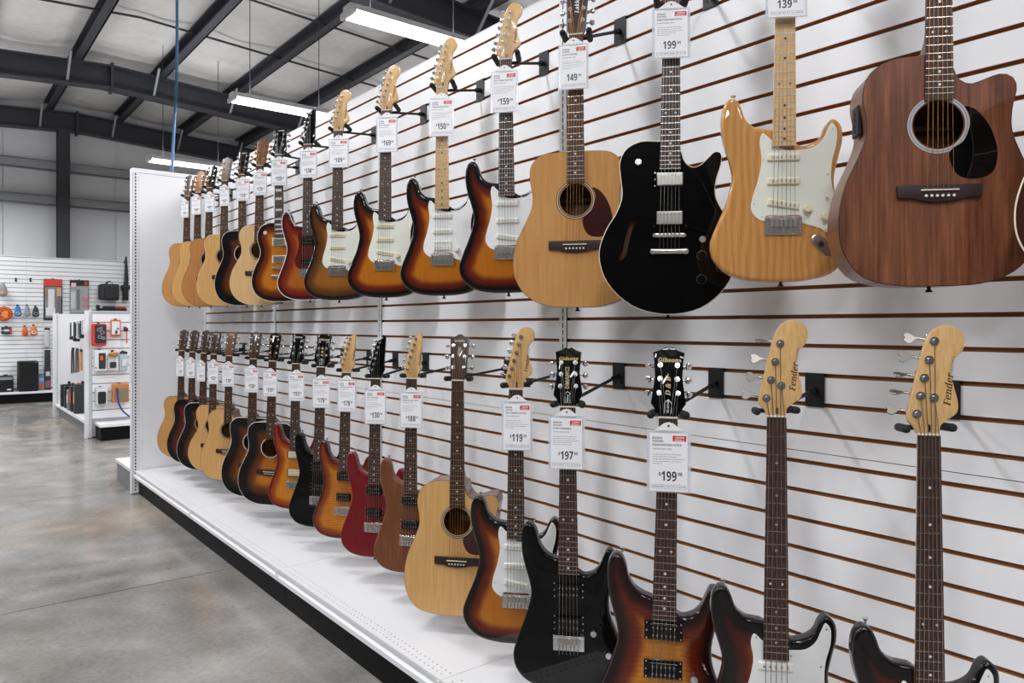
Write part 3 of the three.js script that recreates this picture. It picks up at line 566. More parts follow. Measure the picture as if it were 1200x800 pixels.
    if (P.guard === 'bass') {
      const pg = add('pickguard', 'bg', () => prism(loop([[-32, 296], [-52, 312], [-60, 292], [-54, 250], [-62, 200], [-78, 150], [-80, 100], [-60, 70], [0, 66], [60, 40], [120, 20], [142, 40], [132, 120], [118, 200], [120, 250], [132, 300], [131, 338], [120, 350], [110, 332], [96, 300], [74, 282], [46, 277], [0, 278]], 110), 0, 2.4, 0.7, [], 1), o.guard);
      for (const [i, [x, y]] of [[-47, 303], [-70, 110], [109, 240], [122, 335], [38, 262]].entries()) add('screw', 'bgs' + i, () => cyl(2.6, 2.2, 0.8, x, y, 2.7, 8, 'z'), M.nickel, pg);
      for (const y of [234, 120]) {
        const pk = add('pickup', 'bpk' + y, () => rb(86, 22, 8, 8, 0, y, 5), M.ivory);
        for (let i = 0; i < 5; i++) add('pole_piece', 'bpp' + y + i, () => cyl(3, 3, 2, -28 + i * 14, y, 9.4, 10, 'z'), M.nickel, pk);
      }
      for (const [i, [x, y]] of [[96, 90], [108, 50]].entries()) add('knob', 'bkn' + i, () => cyl(11, 9, 14, x, y, 9, 16, 'z'), M.ivory);
      add('bridge', 'bbr', () => rb(96, 60, 8, 2, 0, -8, 4), M.chrome);
    }
    if (P.guard === 'tort') add('pickguard', 'tg', () => prism(loop([[-31, 192], [-52, 200], [-58, 176], [-52, 140], [-62, 90], [-76, 50], [-66, 20], [-46, 8], [42, 8], [60, 30], [52, 120], [50, 165], [30, 175]], 70), 0, 2.2, 0.6, [], 1), o.guard);
    if (P.guard === 'black') add('pickguard', 'semig', () => prism(loop([[34, 178], [52, 182], [76, 160], [102, 110], [124, 62], [138, 30], [128, 10], [100, 6], [66, 18], [46, 24], [38, 80], [36, 140]], 70), 5, 7.5, 0.7, [], 1), M.blackGloss);
    if (P.plate) add('control_plate', 'cpl', () => prism(loop([[48, 66], [62, 88], [88, 60], [116, 0], [128, -52], [112, -64], [84, -34], [58, 10]], 50), 0, 1.6, 0.5, [], 1), M.blackGloss);
    const single = (y, rot, mat, i) => { const pk = add('pickup', 'sp' + y + rot, () => rb(78, 18, 8, 7.5, 0, 0, 4.5).rotateZ(rot).translate(0, y, 0), mat); add('pole_pieces', 'spp' + y + rot, () => merged(Array.from({ length: 6 }, (_, q) => cyl(2.4, 2.4, 1.4, -26 + q * 10.4, 0, 8.8, 8, 'z'))).rotateZ(rot).translate(0, y, 0), M.nickel, pk).userData.kind = 'stuff'; };
    const bucker = (y, mat, ringMat, poles) => {
      const rk = ringMat ? 1 : 0, pk = add('pickup', 'hb' + y, () => rb(70, 36, 12, 3, 0, y, 5.5), mat);
      if (rk) add('pickup_ring', 'hbr' + y, () => prism([[-45, y - 22], [45, y - 22], [45, y + 22], [-45, y + 22]], 0, 5, 1, [], 1), ringMat, pk);
      add('pole_pieces', 'hbp' + y + poles, () => merged([...(poles > 1 ? [-9, 9] : [9])].flatMap((dy) => Array.from({ length: 6 }, (_, q) => cyl(2.3, 2.3, 1.4, -25 + q * 10, y + dy, 11.8, 8, 'z')))), M.chrome, pk).userData.kind = 'stuff';
      add('ring_screws', 'hbs' + y, () => merged([[-40, 18], [40, 18], [-40, -18], [40, -18], [-40, 0], [40, 0]].map(([x, dy]) => cyl(2, 2, 1.2, x, y + dy, rk ? 5.3 : 0.8, 8, 'z'))), M.chrome, pk).userData.kind = 'stuff';
    };
    if (P.pu === 'sss') { single(154, 0, P.puMat, 0); single(95, 0, P.puMat, 1); single(38, -0.17, P.puMat, 2); }
    if (P.pu === 'hss') { single(154, 0, P.puMat, 0); single(95, 0, P.puMat, 1); bucker(40, P.puMat, null, 2); }
    if (P.pu === 'hh') { bucker(P.y0 ?? 150, P.puMat, P.ring, P.poles ?? 2); bucker(P.y1 ?? 52, P.puMat, P.ring, P.poles ?? 2); }
    if (P.bridge === 'trem') {
      const br = add('bridge', 'tb', () => merged([rb(88, 44, 5, 1.5, 0, -15, 3), rb(84, 6, 10, 1, 0, 4, 6), bx(2.5, 40, 9, -42, -14, 6), bx(2.5, 40, 9, 42, -14, 6)]), hwMat);
      for (let i = 0; i < 6; i++) add('saddle', 'tbs' + i, () => merged([rb(10.4, 20, 6, 1.5, -27 + i * 10.8, -8, 9), cyl(1.6, 1.6, 18, -27 + i * 10.8, -26, 8, 6)]), M.nickel, br);
    }
    if (P.bridge === 'tom') {
      const br = add('bridge', 'tom', () => merged([rb(84, 12, 10, 4, 0, 0, 11), cyl(5, 5, 9, -40, 0, 5, 10, 'z'), cyl(5, 5, 9, 40, 0, 5, 10, 'z')]), M.nickel);
      add('saddles', 'toms', () => merged(Array.from({ length: 6 }, (_, i) => bx(6, 8, 3, -26 + i * 10.4, 0, 16.5))), M.chrome, br).userData.kind = 'stuff';
      add('tailpiece', 'stop', () => merged([rb(102, 15, 13, 6, 0, -44, 11), cyl(8, 8, 14, -44, -44, 8, 12, 'z'), cyl(8, 8, 14, 44, -44, 8, 12, 'z')]), M.nickel);
    }
    for (const [i, [x, y, kind]] of (P.knobs || []).entries()) {
      if (kind === 'sw') add('selector_switch', 'sw' + x + y, () => merged([bx(3, 30, 1, 0, 0, 2.6), rb(5, 5, 12, 2, 0, 5, 8)]).rotateZ(0.5).translate(x, y, 0), P.knobMat || M.cream);
      else if (kind === 'tog') add('selector_switch', 'tg' + x + y, () => merged([cyl(11, 11, 3, x, y, 1.5, 20, 'z'), cyl(2, 3, 14, x, y, 9, 8, 'z')]), M.cream);
      else if (kind === 'ch') add('knob', 'kc' + x + y, () => merged([cyl(9, 8.5, 14, x, y, 7, 18, 'z'), cyl(5, 5, 1, x, y, 14.4, 12, 'z')]), M.chrome);
      else if (kind === 'bk') add('knob', 'kb' + x + y, () => merged([cyl(13, 11, 12, x, y, 6, 18, 'z')]), M.blackGloss).add(shade(Object.assign(new THREE.Mesh(cached('km' + x + y, () => merged(Array.from({ length: 14 }, (_, q) => bx(1.1, 2.4, 0.8, 0, 12, 3).rotateZ(q / 14 * 2 * Math.PI).translate(x, y, 0)))), M.pearl), { name: 'number_marks' })));
      else add('knob', 'kn' + x + y, () => merged([cyl(12, 12, 3, x, y, 4, 18, 'z'), cyl(10, 8.5, 13, x, y, 11, 18, 'z')]), P.knobMat || M.cream);
    }
    if (P.jack) {
      const j = add('jack_plate', 'jk', () => prism(loop([[-36, 0], [-26, 13], [0, 15], [26, 13], [36, 0], [26, -13], [0, -15], [-26, -13]], 40), 0, 3, 1, [], 2).rotateZ(-0.75).translate(96, -66, 0), M.chrome);
      add('jack_socket', 'jks', () => cyl(7, 7, 2, 90, -62, 3, 14, 'z'), M.black, j);
    }
  }
  // strings: over the nut to the posts, down to the saddles
  const order = POSTS[H], ns = order.length, sMat = aco ? M.bronze : M.wire;
  const nutHalf = (w0 - 9) / 2, sadHalf = bass ? 28 : 26;
  for (let i = 0; i < ns; i++) {
    const k = i / (ns - 1) * 2 - 1;
    add('string', ['st', L, fz, H, aco, i].join(), () => {
      const [px, py] = order[i], tp = V(px, py, 5).applyAxisAngle(V(1, 0, 0), -tilt).add(V(0, L + 3, hz));
      const a = V(k * nutHalf, L + 3, fz + 2.4), b = V(k * sadHalf, 0, aco ? 12 : 17), r = (bass ? 1.1 : 0.75) - 0.25 * (i / ns);
      const list = [rod(a, b, r, 4), rod(a, tp, r, 4)]; if (!aco && !P.bridge) list.push(rod(b, V(b.x, -20, 8), r, 4)); if (P.bridge === 'tom') list.push(rod(b, V(b.x, -44, 14), r, 4));
      return merged(list);
    }, sMat);
  }
  // the group's origin sits at the bottom of the body
  const off = (bottom - (L + 3)) * 0.001 * scale, down = V(0, 1, 0).applyEuler(g.rotation);
  g.position.copy(pos).addScaledVector(down, off);
  for (const c of g.children) c.position.y -= bottom * 0.001;
  const rec = { o, pos, Z, yaw, scale, g }; GUITARS.push(rec);
  hanger(rec, w0); if (o.tag) tag(rec);
  return rec;
}
// wall hanger: plate hooked into two grooves, arm, padded yoke round the neck
function hanger(rec, w0) {
  const { o, pos, yaw, scale } = rec, upper = o.row === 'upper';
  const k = upper ? 12 : -3, y0 = G0 + k * PITCH, yc = y0 + PITCH / 2;
  const dx = upper ? -0.05 : -0.085;
  const g = thing('guitar_hanger', 'black wall hanger holding the ' + o.ref, 'hanger', V(pos.x + dx, yc, 0), 'guitar hangers on the slatwall');
  mesh('plate', merged([rb(0.052, PITCH + 0.012, 0.004, 0.0015, 0, 0, 0.003), bx(0.052, 0.004, 0.012, 0, PITCH / 2 + 0.003, -0.004)]), M.black, g);
  mesh('screw', merged([cyl(0.003, 0.003, 0.002, -0.012, -0.022, 0.006, 8, 'z'), cyl(0.003, 0.003, 0.002, 0.012, -0.022, 0.006, 8, 'z')]), M.darkGrey, g);
  const local = V(pos.x, pos.y, pos.z).sub(g.position), nrm = V(Math.sin(yaw), 0, Math.cos(yaw)), rt = V(Math.cos(yaw), 0, -Math.sin(yaw));
  const hub = local.clone().addScaledVector(nrm, -0.052 * scale).add(V(0, 0.006 * scale, 0));
  mesh('arm', rod(V(0, 0, 0.004), hub, 0.0052, 8), M.black, g);
  mesh('collar', rod(V(0, 0, 0.004), V(0, 0, 0.004).lerp(hub, 0.12), 0.009, 8), M.black, g);
  const half = (w0 / 2 + (w0 > 45 ? 20 : 15.5)) * 0.001 * scale, lift = o.lift || (o.head === 'gibson' || o.head === 'acoustic' ? [-5, -5] : [0, 0]);
  mesh('yoke', merged([rod(hub.clone().addScaledVector(rt, -half), hub.clone().addScaledVector(rt, half), 0.006 * scale, 8)]), M.black, g);
  for (const s of [-1, 1]) {
    const a = hub.clone().addScaledVector(rt, s * half).add(V(0, (lift[s < 0 ? 0 : 1]) * 0.001 * scale, 0)), b = a.clone().addScaledVector(nrm, 0.062 * scale).addScaledVector(rt, s * 0.004).add(V(0, 0.004 * scale, 0));
    const cap = new THREE.CapsuleGeometry(0.0095 * scale, a.distanceTo(b), 5, 12), d = b.clone().sub(a).normalize();
    cap.applyQuaternion(new THREE.Quaternion().setFromUnitVectors(V(0, 1, 0), d)).translate((a.x + b.x) / 2, (a.y + b.y) / 2, (a.z + b.z) / 2);
    mesh('padded_finger', cap, M.rubber, g);
  }
}
// price tag: printed card in a clear sleeve, hung from its pointed tab over the strings
function cardTexture(price, cents, big, dollar, seed) {
  const s = big ? 2 : 1, w = 128 * s, h = 184 * s, c = document.createElement('canvas'); c.width = w; c.height = h; const x = c.getContext('2d'), r = rng(seed);
  x.fillStyle = '#fafafc'; x.fillRect(0, 0, w, h); x.scale(s, s);
  x.fillStyle = '#cf3b36'; x.fillRect(78, 6, 46, 18); x.fillStyle = '#ffffff'; x.font = 'bold 7px sans-serif'; x.fillText('MEMBER', 88, 14); x.fillText('SPECIAL 4', 84, 22);
  x.fillStyle = '#33333a'; x.font = 'bold 9px sans-serif';
  const words = [['BISSBIO', 'GUITARS', 'PEMGUNNTERN PETITE'], ['RETAIN', 'GUITAR', 'DUO STRINGS ELECTRIC'], ['DIMSON', 'GUITARS', 'SCUTE STANDARD']][seed % 3];
  x.fillText(words[0], 8, 18); x.fillText(words[1], 8, 28); x.font = 'bold 9px sans-serif'; x.fillText(words[2], 8, 40, 112);
  x.font = '6px sans-serif'; x.fillText('GENUINE MODEL GUIDE', 9, 51); x.fillStyle = '#7c7c88';
  for (let i = 0; i < 5; i++) { let px = 9; const y = 66 + i * 7.5, end = 66 + 46 * r() + (i < 4 ? 10 : -30); while (px < end) { const l = 3 + r() * 9; x.fillRect(px, y, l, 1.6); px += l + 2; } }
  x.fillStyle = '#1d1d22'; x.font = 'bold 42px sans-serif'; x.save(); x.translate(dollar ? 38 : 30, 151); x.scale(0.78, 1); x.fillText(price, 0, 0); const pw = x.measureText(price).width * 0.78; x.restore();
  x.font = 'bold 16px sans-serif'; if (dollar) x.fillText('$', 29, 136); x.font = 'bold 14px sans-serif'; x.fillText(cents, (dollar ? 40 : 32) + pw + 1, 134);
  x.strokeStyle = '#85858f'; x.lineWidth = 1; x.strokeRect(6.5, 164.5, 115, 12); x.fillStyle = '#a5a5ae'; for (let i = 0; i < 14; i++) x.fillRect(10 + i * 8, 168, 3 + r() * 4, 4);
  const t = new THREE.CanvasTexture(c); t.colorSpace = THREE.SRGBColorSpace; t.magFilter = THREE.LinearFilter; return t;
}
const cardMats = new Map();
function tag(rec) {
  const { o, Z, yaw } = rec, [cx, top, bot, w, price, cents = '99', dollar = true] = o.tag;
  const big = w > 22, key = [price, big, dollar, cents].join();
  if (!cardMats.has(key)) cardMats.set(key, std('#ffffff', 0.5, 0, { map: cardTexture(price, cents, big, dollar, 11 + cardMats.size * 7) }));
  const p = onDepth(cx, bot, Z - 0.034 * rec.scale), k = (Z - 0.034) / FOCAL, W = w * k * 1.0, H = (bot - top) * k;
  const g = thing('price_tag', o.tagLabel || ('white price tag marked ' + price + ' on the ' + o.ref), 'price tag', p, 'price tags on the guitar necks');
  g.rotation.set(0, yaw + (rand() - 0.5) * 0.12, 0);
  mesh('sleeve', rb(W, H, 0.0012, 0.0006, 0, H / 2, 0, 1), M.sleeve, g);
  const card = mesh('card', rb(W * 0.86, H * 0.93, 0.0008, 0.0003, 0, H * 0.485, 0.0012, 1), M.card, g);
  mesh('print', new THREE.PlaneGeometry(W * 0.85, H * 0.92).translate(0, H * 0.485, 0.00175), cardMats.get(key), card);
  const tw = W * 0.36, th = H * 0.13;
  mesh('hang_tab', prism([[-tw, -H * 0.02], [tw, -H * 0.02], [tw * 0.28, th * 0.86], [0, th], [-tw * 0.28, th * 0.86]].map(([x, y]) => [x, y + H]), -0.0006, 0.0006, 0, [circlePts(0, H + th * 0.52, W * 0.028, 10).reverse()]), M.card, g);
}
const UP = 'guitars in the upper row', LOW = 'guitars in the lower row';
const stratP = (pu = 'sss', mat = M.cream, knob = M.cream) => ({ guard: 'strat', pu, puMat: mat, bridge: 'trem', jack: true, knobMat: knob, knobs: [[57, 26], [100, 6], [108, -22], [104, 50, 'sw']] });
const black = M.blackGloss;
// ---- upper row
const U = (o) => guitar({ row: 'upper', group: UP, z: 0.25, ...o });
U({ name: 'acoustic_guitar', shape: 'dread', fin: 'spruceWarm', nut: [219.8, 229.5], sad: [217.4, 329], head: 'acoustic', headMat: M.roseHead, neckMat: M.neckMahogany, side: M.sapele, bind: M.ebony, parts: {}, ref: 'upper-row acoustic nearest the end panel', label: 'natural-top acoustic guitar hung nearest the end panel in the upper row', tag: [216.4, 235.5, 255, 10.5, '139'], tagLabel: 'narrow price tag on the upper-row acoustic nearest the end panel' });
U({ name: 'acoustic_guitar', shape: 'dread', fin: 'spruce', nut: [232.5, 225.2], sad: [229.8, 328], head: 'acoustic', headMat: std('#8a5c3a', 0.4), neckMat: M.neckMahogany, bind: M.ebony, hw: M.gold, ref: 'upper-row acoustic second from the end panel', label: 'pale natural acoustic guitar, second from the end panel in the upper row', tag: [230, 230, 251.5, 13.5, '149'], tagLabel: 'price tag on the upper-row acoustic second from the end panel' });
U({ name: 'acoustic_guitar', shape: 'dread', fin: 'cedar', nut: [246, 219.5], sad: [243, 326.5], head: 'acoustic', headMat: black, neckMat: M.neckMahogany, bind: M.ebony, ref: 'amber cedar acoustic', label: 'darker amber cedar-top acoustic guitar, third from the end panel in the upper row', tag: [245.5, 227, 248.5, 14, '167'], tagLabel: 'price tag marked 167 on the amber cedar acoustic' });
U({ name: 'acoustic_guitar', shape: 'dread', fin: 'spruce', nut: [263.5, 211.5], sad: [262, 324], head: 'acoustic', headMat: std('#7d6f66', 0.4), neckMat: M.neckMahogany, bind: M.cream, ref: 'upper-row acoustic fourth from the end panel', label: 'natural acoustic guitar with black bridge, fourth from the end panel in the upper row', tag: [263, 218.5, 241.5, 13, '147'], tagLabel: 'price tag on the upper-row acoustic fourth from the end panel' });
U({ name: 'acoustic_guitar', shape: 'dread', fin: 'acBurst', nut: [283.7, 204.4], sad: [284.5, 322], head: 'acoustic', headMat: black, neckMat: M.neckMahogany, side: M.sapeleDark, bind: M.ivory, rose2: M.ivory, ref: 'upper-row sunburst acoustic', label: 'black-edged sunburst acoustic guitar, the only sunburst acoustic in the upper row', logo: 'small', tag: [284.7, 210, 235.5, 18, '128'] });
U({ name: 'acoustic_guitar', shape: 'concert', fin: 'spruceCream', nut: [305, 193.7], sad: [302.5, 319.5], head: 'acoustic', headMat: std('#6b4226', 0.4), neckMat: M.neckMahogany, bind: M.cream, hw: M.gold, ref: 'cream concert acoustic with gold tuners', label: 'cream narrow-waisted acoustic guitar with gold tuners, left of the single-cutaway electric', tag: [304.8, 201.5, 229, 18, '175'] });
U({ name: 'electric_guitar', shape: 'lp', fin: 'lpBurst', nut: [327.5, 181.2], sad: [328, 313.7], z: 0.22, head: 'gibson', headMat: black, neckMat: M.neckMahogany, bind: M.cream, blocks: true, logo: 'small', parts: { pu: 'hh', puMat: M.nickel, ring: M.cream, y0: 152, y1: 52, poles: 1, bridge: 'tom', knobs: [[90, -50], [90, -110], [-88, 205, 'tog']] }, ref: 'sunburst single-cutaway electric', label: 'sunburst single-cutaway electric guitar with chrome pickups and cream binding', tag: [327, 187, 217.5, 20, '159'] });
U({ name: 'electric_guitar', shape: 'strat', fin: 'cherry', nut: [361.3, 169.4], sad: [361.5, 316], z: 0.22, head: 'pointed', headMat: black, neckMat: M.neckMahogany, bind: M.ivory, guard: M.redTort, parts: { guard: 'tort', pu: 'hh', puMat: black, ring: null, y0: 150, y1: 48, bridge: 'trem', knobs: [[80, 0, 'bk']] }, ref: 'cherry-burst electric with tortoiseshell pickguard', label: 'cherry-burst double-cutaway electric guitar with red tortoiseshell pickguard and white edge line', tag: [361.6, 176.5, 208.5, 22, '138'] });
U({ name: 'electric_guitar', shape: 'strat', fin: 'tobacco', nut: [397, 153], sad: [395.7, 313], z: 0.22, head: 'strat', logo: 'strat', lift: [0, 10], guard: M.mint, parts: stratP(), ref: 'tobacco-brown electric with mint pickguard', label: 'tobacco-brown double-cutaway electric guitar with pale mint pickguard', tag: [397, 162.5, 196.5, 25, '109'] });
U({ name: 'electric_guitar', shape: 'strat', fin: 'burst3', nut: [453.2, 129.5], sad: [451.2, 306], z: 0.22, head: 'strat', logo: 'strat', lift: [0, 10], guard: M.mint, parts: stratP(), ref: 'sunburst electric between the tobacco and maple-necked ones', label: 'three-tone sunburst electric guitar with mint pickguard and tag marked 169', tag: [453.5, 137, 178.5, 26.5, '169'] });
U({ name: 'electric_guitar', shape: 'strat', fin: 'burst3', nut: [518.7, 103], sad: [518.7, 299], z: 0.22, head: 'strat', logo: 'strat', lift: [0, 10], board: 'maple', guard: M.guardWhite, parts: stratP('hss', M.ivory, M.ivory), ref: 'sunburst electric with maple fretboard', label: 'three-tone sunburst electric guitar with blond maple fretboard and tag marked 150', tag: [517.5, 114.5, 160, 30, '150'] });
U({ name: 'electric_guitar', shape: 'strat', fin: 'burst3', big: true, nut: [593, 70], sad: [594.6, 290], z: 0.22, head: 'strat', logo: 'strat', lift: [0, 10], guard: M.guardWhite, parts: stratP('sss', M.ivory, M.cream), ref: 'sunburst electric beside the natural acoustic', label: 'three-tone sunburst electric guitar with white pickguard and tag marked 159', tag: [591, 82.5, 132, 33.5, '159'] });
U({ name: 'acoustic_guitar', shape: 'dread', fin: 'spruceWarm', big: true, yaw: 38, nut: [675.1, 40.3], sad: [674.2, 285.8], head: 'acoustic', headMat: M.roseHead, logo: 'laka', neckMat: M.neckMahogany, bind: M.ebony, bindR: 1.4, parts: { guard: M.tortoise }, ref: 'natural acoustic with tortoiseshell pickguard', label: 'natural acoustic guitar with dark tortoiseshell pickguard and tag marked 149, beside the black semi-hollow', tag: [672, 51, 105, 36, '149', '99', false] });
U({ name: 'electric_guitar', shape: 'semi', fin: 'black', big: true, nut: [787, -2], sad: [784.3, 274.7], z: 0.24, head: 'gibson', headMat: black, neckMat: M.neckMahogany, side: M.blackGloss, bind: M.cream, bindR: 2, parts: { guard: 'black', pu: 'hh', puMat: M.nickel, ring: black, y0: 154, y1: 48, poles: 1, bridge: 'tom', knobs: [[87, -55, 'bk'], [87, -120, 'bk'], [138, -88, 'bk'], [88, -12, 'ch'], [-86, 202, 'ch']] }, ref: 'black semi-hollow electric', label: 'glossy black single-cutaway semi-hollow electric guitar with f-hole and chrome pickups', tag: [786.5, 9, 68.5, 44, '199', '99', false] });
U({ name: 'electric_guitar', shape: 'strat', fin: 'ash', big: true, nut: [919.8, -50], sad: [917.5, 256], z: 0.22, head: 'strat', lift: [0, 10], logo: 'strat', board: 'maple', guard: M.mint, parts: stratP(), ref: 'natural-wood electric', label: 'glossy natural ash electric guitar with mint pickguard and maple fretboard', tag: [921.5, -40, 21, 48, '139', '99', false] });
U({ name: 'acoustic_guitar', shape: 'cutaway', fin: 'mahogany', big: true, nut: [1100, -138], sad: [1099.5, 222], head: 'acoustic', headMat: M.roseHead, neckMat: M.neckMahogany, side: M.mahogSide, bind: M.ebony, bindR: 1.8, rose: M.ringGrey, rose2: M.grey, parts: { guard: M.blackGloss, preamp: true }, ref: 'mahogany cutaway acoustic', label: 'brown mahogany cutaway acoustic guitar with black pickguard and side preamp' });
U({ name: 'acoustic_guitar', shape: 'dread', fin: 'mahogBurst', big: true, z: 0.25, yaw: 15, nut: [1350, -223], sad: [1348, 205], head: 'acoustic', headMat: M.roseHead, neckMat: M.neckMahogany, side: M.mahogSide, bind: M.cream, bindR: 2.6, ref: 'cream-bound brown acoustic', label: 'brown acoustic guitar with cream binding hung past the mahogany cutaway' });
// ---- lower row
const W = (o) => guitar({ row: 'lower', group: LOW, z: 0.3, ...o });
W({ name: 'acoustic_guitar', shape: 'dread', fin: 'spruceWarm', nut: [213, 410.5], sad: [211, 507], head: 'acoustic', headMat: M.roseHead, neckMat: M.neckMahogany, bind: M.ebony, ref: 'lower-row acoustic nearest the end panel', label: 'natural acoustic guitar hung nearest the end panel in the lower row', tag: [211, 419.5, 441, 11, '139'], tagLabel: 'narrow price tag on the lower-row acoustic nearest the end panel' });
W({ name: 'acoustic_guitar', shape: 'dread', fin: 'acBurstRed', nut: [225.5, 412], sad: [223.7, 512.6], head: 'acoustic', headMat: M.roseHead, neckMat: M.neckMahogany, side: M.sapeleDark, bind: M.sapeleDark, ref: 'reddish sunburst acoustic', label: 'reddish sunburst acoustic guitar, second from the end panel in the lower row', tag: [223.5, 421, 443, 12, '147'], tagLabel: 'price tag on the lower-row acoustic second from the end panel' });
W({ name: 'acoustic_guitar', shape: 'dread', fin: 'acBurst', nut: [239, 413.3], sad: [236.5, 518.7], head: 'acoustic', headMat: M.roseHead, neckMat: M.neckMahogany, side: M.sapeleDark, bind: M.ivory, ref: 'lower-row sunburst acoustic third from the end panel', label: 'black-edged sunburst acoustic guitar, third from the end panel in the lower row', tag: [235.5, 424.5, 447, 11.5, '177'], tagLabel: 'price tag on the lower-row acoustic third from the end panel' });
W({ name: 'acoustic_guitar', shape: 'concert', fin: 'spruce', nut: [250.5, 414.8], sad: [248, 521.5], head: 'acoustic', headMat: M.roseHead, logo: 'small', neckMat: M.neckMahogany, bind: M.ebony, ref: 'lower-row natural acoustic fourth from the end panel', label: 'natural acoustic guitar, fourth from the end panel in the lower row', tag: [250, 424, 450, 15, '122'], tagLabel: 'price tag on the lower-row acoustic fourth from the end panel' });
W({ name: 'acoustic_guitar', shape: 'cutaway', fin: 'spruce', nut: [268.5, 416.5], sad: [266.5, 528], head: 'acoustic', headMat: std('#6b4630', 0.4), logo: 'small', neckMat: M.neckMahogany, bind: M.ebony, ref: 'lower-row natural cutaway acoustic by the sunbursts', label: 'natural cutaway acoustic guitar, fifth from the end panel in the lower row', tag: [267.5, 426.5, 453, 16, '170'], tagLabel: 'price tag on the lower-row acoustic fifth from the end panel' });
W({ name: 'acoustic_guitar', shape: 'dread', fin: 'acBurst', nut: [296.9, 420], sad: [294.3, 544.4], head: 'acoustic', headMat: M.roseHead, logo: 'small', neckMat: M.neckMahogany, side: M.sapeleDark, bind: M.ivory, rose2: M.ivory, ref: 'lower-row sunburst acoustic sixth from the end panel', label: 'sunburst acoustic guitar with brown headstock, sixth from the end panel in the lower row', tag: [295, 431, 460, 18.5, '158'], tagLabel: 'price tag on the lower-row acoustic sixth from the end panel' });
W({ name: 'acoustic_guitar', shape: 'dread', fin: 'acBurst', nut: [319.4, 422.5], sad: [315.7, 552.3], head: 'acoustic', headMat: black, logo: 'small', neckMat: M.neckMahogany, side: M.sapeleDark, bind: M.ivory, rose2: M.ivory, ref: 'black-headed sunburst acoustic', label: 'sunburst acoustic guitar with black headstock, seventh from the end panel in the lower row', tag: [316.6, 435, 464.5, 19, '159'], tagLabel: 'price tag on the black-headed sunburst acoustic' });
W({ name: 'electric_guitar', shape: 'superstrat', fin: 'cherryHot', nut: [347.5, 425.6], sad: [345.3, 564], head: 'gibson', headMat: black, logo: 'small', neckMat: M.neckMahogany, parts: { pu: 'hh', puMat: M.cream, ring: M.gold, bridge: 'trem', knobs: [[80, 10, 'ch']] }, ref: 'cherry sunburst electric with cream pickups', label: 'cherry-edged amber electric guitar with cream pickups in gold rings', tag: [347.5, 437, 470, 21, '193'] });
W({ name: 'electric_guitar', shape: 'superstrat', fin: 'black', nut: [376.9, 429.4], sad: [373, 582], head: 'gibson', headMat: black, logo: 'gibsy', parts: { pu: 'hh', puMat: black, bridge: 'trem', knobs: [[70, 18, 'bk']] }, ref: 'black electric beside the cherry sunburst one', label: 'plain black electric guitar between the cherry sunburst and flamed amber ones', tag: [376.5, 443.5, 478, 22.5, '178'] });
W({ name: 'electric_guitar', shape: 'superstrat', fin: 'flameAmber', nut: [406.5, 435.8], sad: [402.7, 594], head: 'pointed', logo: 'strat', parts: { pu: 'hh', puMat: black, bridge: 'trem', knobs: [[70, 18, 'bk']] }, ref: 'flamed amber electric', label: 'flamed amber electric guitar with black pickups and blond headstock', tag: [406.5, 444.5, 482.5, 24, '178'] });
W({ name: 'electric_guitar', shape: 'superstrat', fin: 'red', nut: [441, 443], sad: [438.4, 613], head: 'pointed', headMat: black, neckMat: M.neckMahogany, parts: { pu: 'hh', puMat: black, bridge: 'trem', knobs: [[70, 18, 'bk']] }, ref: 'deep red electric', label: 'deep red electric guitar with black pointed headstock', tag: [440, 456, 497, 27, '130'] });
W({ name: 'electric_guitar', shape: 'superstrat', fin: 'satinBrown', nut: [483, 442.7], sad: [481, 628], head: 'pointed', logo: 'strat', parts: { pu: 'hh', puMat: black, bridge: 'trem', knobs: [[70, 18, 'bk']] }, ref: 'satin brown electric', label: 'satin brown wood-grained electric guitar with blond pointed headstock', tag: [482, 459, 501.5, 28.5, '188'] });
W({ name: 'acoustic_guitar', shape: 'cutaway', fin: 'spruce', big: true, nut: [536.6, 445], sad: [535.6, 655.7], head: 'acoustic', headMat: M.roseHead, logo: 'arch', neckMat: M.neckMahogany, bind: M.ebony, bindR: 1.4, parts: { guard: M.tortoise }, ref: 'untagged natural cutaway acoustic', label: 'natural cutaway acoustic guitar with no price tag and dark tortoiseshell pickguard' });
W({ name: 'electric_guitar', shape: 'strat', fin: 'burst3', big: true, z: 0.3, nut: [605, 455], sad: [605, 697], head: 'strat', logo: 'strat', lift: [0, 10], guard: M.guardWhite, parts: stratP('sss', M.ivory, M.cream), ref: 'lower-row sunburst electric with white pickguard', label: 'three-tone sunburst electric guitar with white pickguard hung between the natural cutaway acoustic and black electric', tag: [606, 470, 528, 37, '119'] });
W({ name: 'electric_guitar', shape: 'superstrat', fin: 'black', big: true, z: 0.31, nut: [665.6, 475.6], sad: [666.5, 745], head: 'gibson', headMat: black, logo: 'trano', parts: { pu: 'hh', puMat: black, y0: 132, y1: 40, bridge: 'trem', plate: true, knobs: [[70, 18, 'ch'], [112, -40, 'ch'], [92, 32, 'sw']], knobMat: black }, ref: 'large black electric with chrome bridge', label: 'glossy black double-cutaway electric guitar with chrome bridge and tag marked 197', tag: [664, 487, 550, 43, '197'] });
W({ name: 'electric_guitar', shape: 'superstrat', fin: 'flameBurst', big: true, z: 0.32, nut: [782.9, 488], sad: [776.5, 807], head: 'gibson', headMat: black, logo: 'gibsy', neckMat: M.neckMahogany, frets: 24, end: 168, parts: { pu: 'hh', puMat: black, ring: black, y0: 142, y1: 50, bridge: 'trem', knobs: [[72, 36, 'ch'], [98, 60, 'sw']], knobMat: M.chrome }, ref: 'flamed sunburst electric with black headstock', label: 'flamed sunburst electric guitar with black ringed pickups and tag marked 199', tag: [783.5, 504, 577, 50.5, '199', '98'] });
